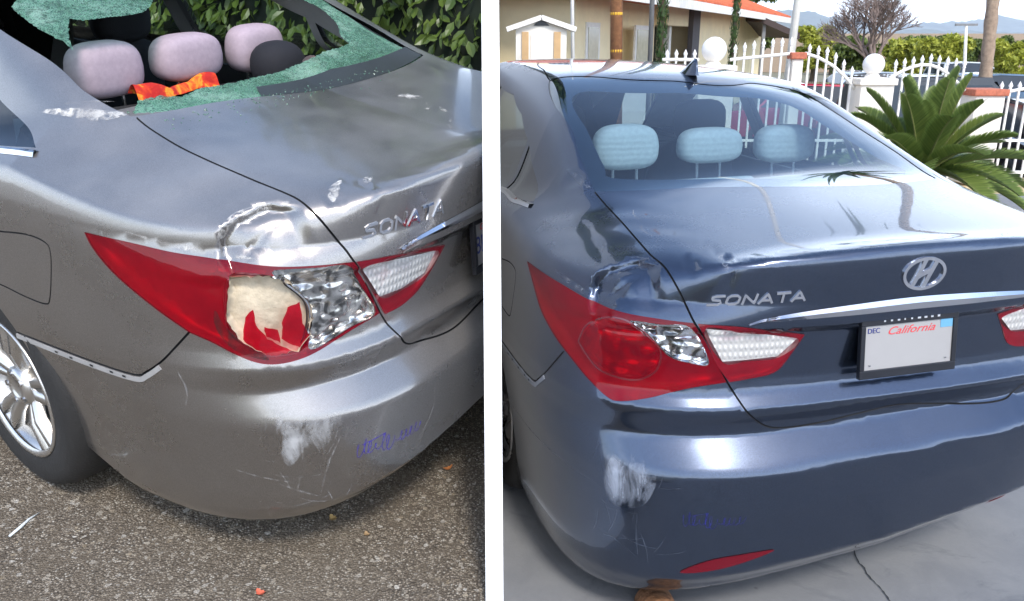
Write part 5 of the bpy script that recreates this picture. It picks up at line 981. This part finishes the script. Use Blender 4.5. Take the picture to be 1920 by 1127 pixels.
# ------------------------------------------------------------------ parked cars beyond the fence
def parked(px, Y, rz, col, label, L=4.5, H=1.45, van=False, base=-.6):
    p = ray_at(px, 150, Y); o = empty('parked_car', (p.x, Y, base), rz); tag(o, label, 'car', 'cars parked across the street'); pm = simple('car_%d' % px, col, .25, .3, coat=1.0); gm = simple('car_glass', (.02, .03, .04), .08); hw = .88
    low = [(-L/2, .35), (-L/2, .75), (-L/2+.1, .88), (-L*.22, .95), (L*.22, .95), (L/2-.25, .85), (L/2, .65), (L/2, .35)]; V = []; n = len(low)
    for w_, in_ in ((-hw, .0), (-hw+.04, .0), (hw-.04, 0), (hw, 0)):
        s_ = .96 if abs(w_) == hw else 1; V += [(x*s_, w_, .35+(z-.35)*s_) for x, z in low]
    MB().add(V, [(k*n+j, k*n+n+j, k*n+n+(j+1) % n, k*n+(j+1) % n) for k in range(3) for j in range(n)]+[tuple(range(n))[::-1], tuple(range(3*n, 4*n))]).build('body', pm, o)
    ca = [(-L*.40 if van else -L*.34, .93), (-L*.36 if van else -L*.22, H-.03), (-L*.1, H), (L*.10, H-.03), (L*.24, .93)]; cv = []
    for w_, t_ in ((-hw+.06, 0), (-hw+.2, 1), (hw-.2, 1), (hw-.06, 0)): cv.append(w_)
    V = [(x, (-hw+.08+.14*(z > 1)), z) for x, z in ca]+[(x, (hw-.08-.14*(z > 1)), z) for x, z in ca]; MB().add(V, [(j, j+1, 6+j, 5+j) for j in range(4)]+[(0, 1, 2, 3, 4), (9, 8, 7, 6, 5)]).build('cabin', pm, o)
    for s_ in (-1, 1):
        sw = [(x*.93-.02, s_*(hw-.068-.14*(z > 1)), .96+(z-.93)*.86) for x, z in ca]; m = mesh('side_window', sw, [(0, 1, 2, 3, 4)], gm, o)
        for x in (-L*.31, L*.31):
            t = MB().lathe([(.20, -.1), (.30, -.1), (.32, -.06), (.32, .06), (.30, .1), (.20, .1), (.19, .05), (0, .06)], 22, 'x'); t.V = [(y_+x, x_+s_*(hw-.08), z_+.32) for x_, y_, z_ in t.V]; t.build('wheel', MATS['tyre'], o, True)
    for a, b_ in ((0, 1), (3, 4)):
        (xa, za), (xb, zb) = ca[a], ca[b_]; e = -.012 if a == 0 else .012; mesh('windscreen', [(xa+(xb-xa)*.1+e, -hw+.16, za+(zb-za)*.1), (xa+(xb-xa)*.9+e, -hw+.28, za+(zb-za)*.9), (xa+(xb-xa)*.9+e, hw-.28, za+(zb-za)*.9), (xa+(xb-xa)*.1+e, hw-.16, za+(zb-za)*.1)], [(0, 1, 2, 3)], gm, o)
    for y_ in (-.6, .6): MB().box(L/2-.06, L/2+.015, y_-.16, y_+.16, .58, .70).build('headlight', MW, o); MB().box(-L/2-.012, -L/2+.06, y_-.14, y_+.14, .66, .82).build('tail_light', simple('far_tail', (.4, .02, .02), .3), o)
parked(1532, 19, 0, (.42, .01, .04), 'crimson car parked behind the swooping fence panel'); parked(1775, 16.5, .1, (.012, .013, .016), 'black suv parked behind the arched fence panel', 4.6, 1.7, True); parked(1880, 25, 0, (.10, .17, .26), 'steel blue car parked beyond the palm trunk'); parked(1640, 27, 0, (.28, .34, .40), 'pale blue grey car parked behind the ball-topped pillar'); parked(1815, 38, .05, (.55, .58, .60), 'white hatchback parked beyond the street far behind the fence', 4.2, 1.5, True); parked(1965, 13.6, 1.4, (.015, .016, .018), 'black car parked right behind the last fence panel')
# low carport
cpx = ray_at(1440, 60, 32); co = empty('carport', (cpx.x, 32, -.6)); tag(co, 'low carport with a dark sloping roof between house and fence', 'carport'); a, b_ = ray_at(1428, 30, 32)-Vector(co.location), ray_at(1500, 62, 32)-Vector(co.location)
MB().add([(a.x, 0, a.z), (b_.x, 0, b_.z), (b_.x, 5, b_.z+.1), (a.x, 5, a.z+.2), (a.x, 0, a.z-.22), (b_.x, 0, b_.z-.22), (b_.x, 5, b_.z-.1), (a.x, 5, a.z)], [(0, 1, 2, 3), (7, 6, 5, 4), (0, 4, 5, 1), (1, 5, 6, 2), (2, 6, 7, 3), (3, 7, 4, 0)]).build('roof', simple('carport_roof', (.06, .04, .035), .8), co)
for x in (a.x+.2, b_.x-.2): MB().box(x-.06, x+.06, .2, .32, 0, (a.z+(b_.z-a.z)*(x-a.x)/(b_.x-a.x))-.2).build('post', MGr, co)
# far wall closing the street
fw = MB().box(12, 60, 70, 71, -.6, 2.4); tag(fw.build('garden_wall', simple('far_wall', (.34, .26, .19), .9)), 'long low terracotta wall far beyond the parked cars', 'wall')
# mountains
def ridge(name, Y, pts_px, mat, seed, rough):
    rs = random.Random(seed); n = 160; V = []; x0, x1 = ray_at(1300, 60, Y).x, ray_at(2300, 60, Y).x
    for i in range(n+1):
        t = i/n; px = 1300+1000*t; z = ray_at(px, float(np.interp(px, [p[0] for p in pts_px], [p[1] for p in pts_px])), Y).z; h = z+rough*(math.sin(i*.9+seed)+.6*math.sin(i*2.3)+.4*rs.gauss(0, 1)); x = x0+(x1-x0)*t
        for j, (dy, fr) in enumerate(((-.22, -.01), (-.15, .25), (-.08, .55), (-.03, .82), (0, 1), (.08, .6), (.2, 0))): V.append((x+rs.gauss(0, rough*.4)*(0 < fr < 1), Y*(1+dy)+rs.gauss(0, rough)*(0 < fr < 1), h*fr+(rs.gauss(0, rough*.8) if 0 < fr < 1 else 0)))
    return tag(mesh(name, V, [(i*7+j, i*7+7+j, i*7+8+j, i*7+1+j) for i in range(n) for j in range(6)], mat, None, True), kind='structure')
MM = simple('mountain_scrub', (.10, .11, .075), .95, var=.35, scale=.006)
ridge('mountains', 6500, [(1300, 14), (1435, 18), (1506, 20), (1549, 30), (1640, 44), (1719, 44), (1773, 42), (1826, 38), (1872, 30), (1918, 40), (2300, 40)], MM, 1, 6)
ridge('mountains', 4200, [(1300, 40), (1440, 34), (1520, 48), (1640, 58), (1760, 58), (1850, 62), (2300, 60)], MM, 2, 4)
# ------------------------------------------------------------------ the air between here and the mountains
hz = MB().box(-1500, 7300, -450, 9300, -14, 420).build('haze', None)
hb = NB('air'); pv = hb.n('VolumePrincipled'); pv.inputs['Color'].default_value = (.78, .87, 1, 1); pv.inputs['Density'].default_value = 9e-5; pv.inputs['Anisotropy'].default_value = .2
hb.l(pv.outputs[0], hb.out.inputs['Volume']); hz.data.materials.append(hb.m); tag(hz, 'thin pale blue haze filling the air over the street', 'haze', kind='stuff')
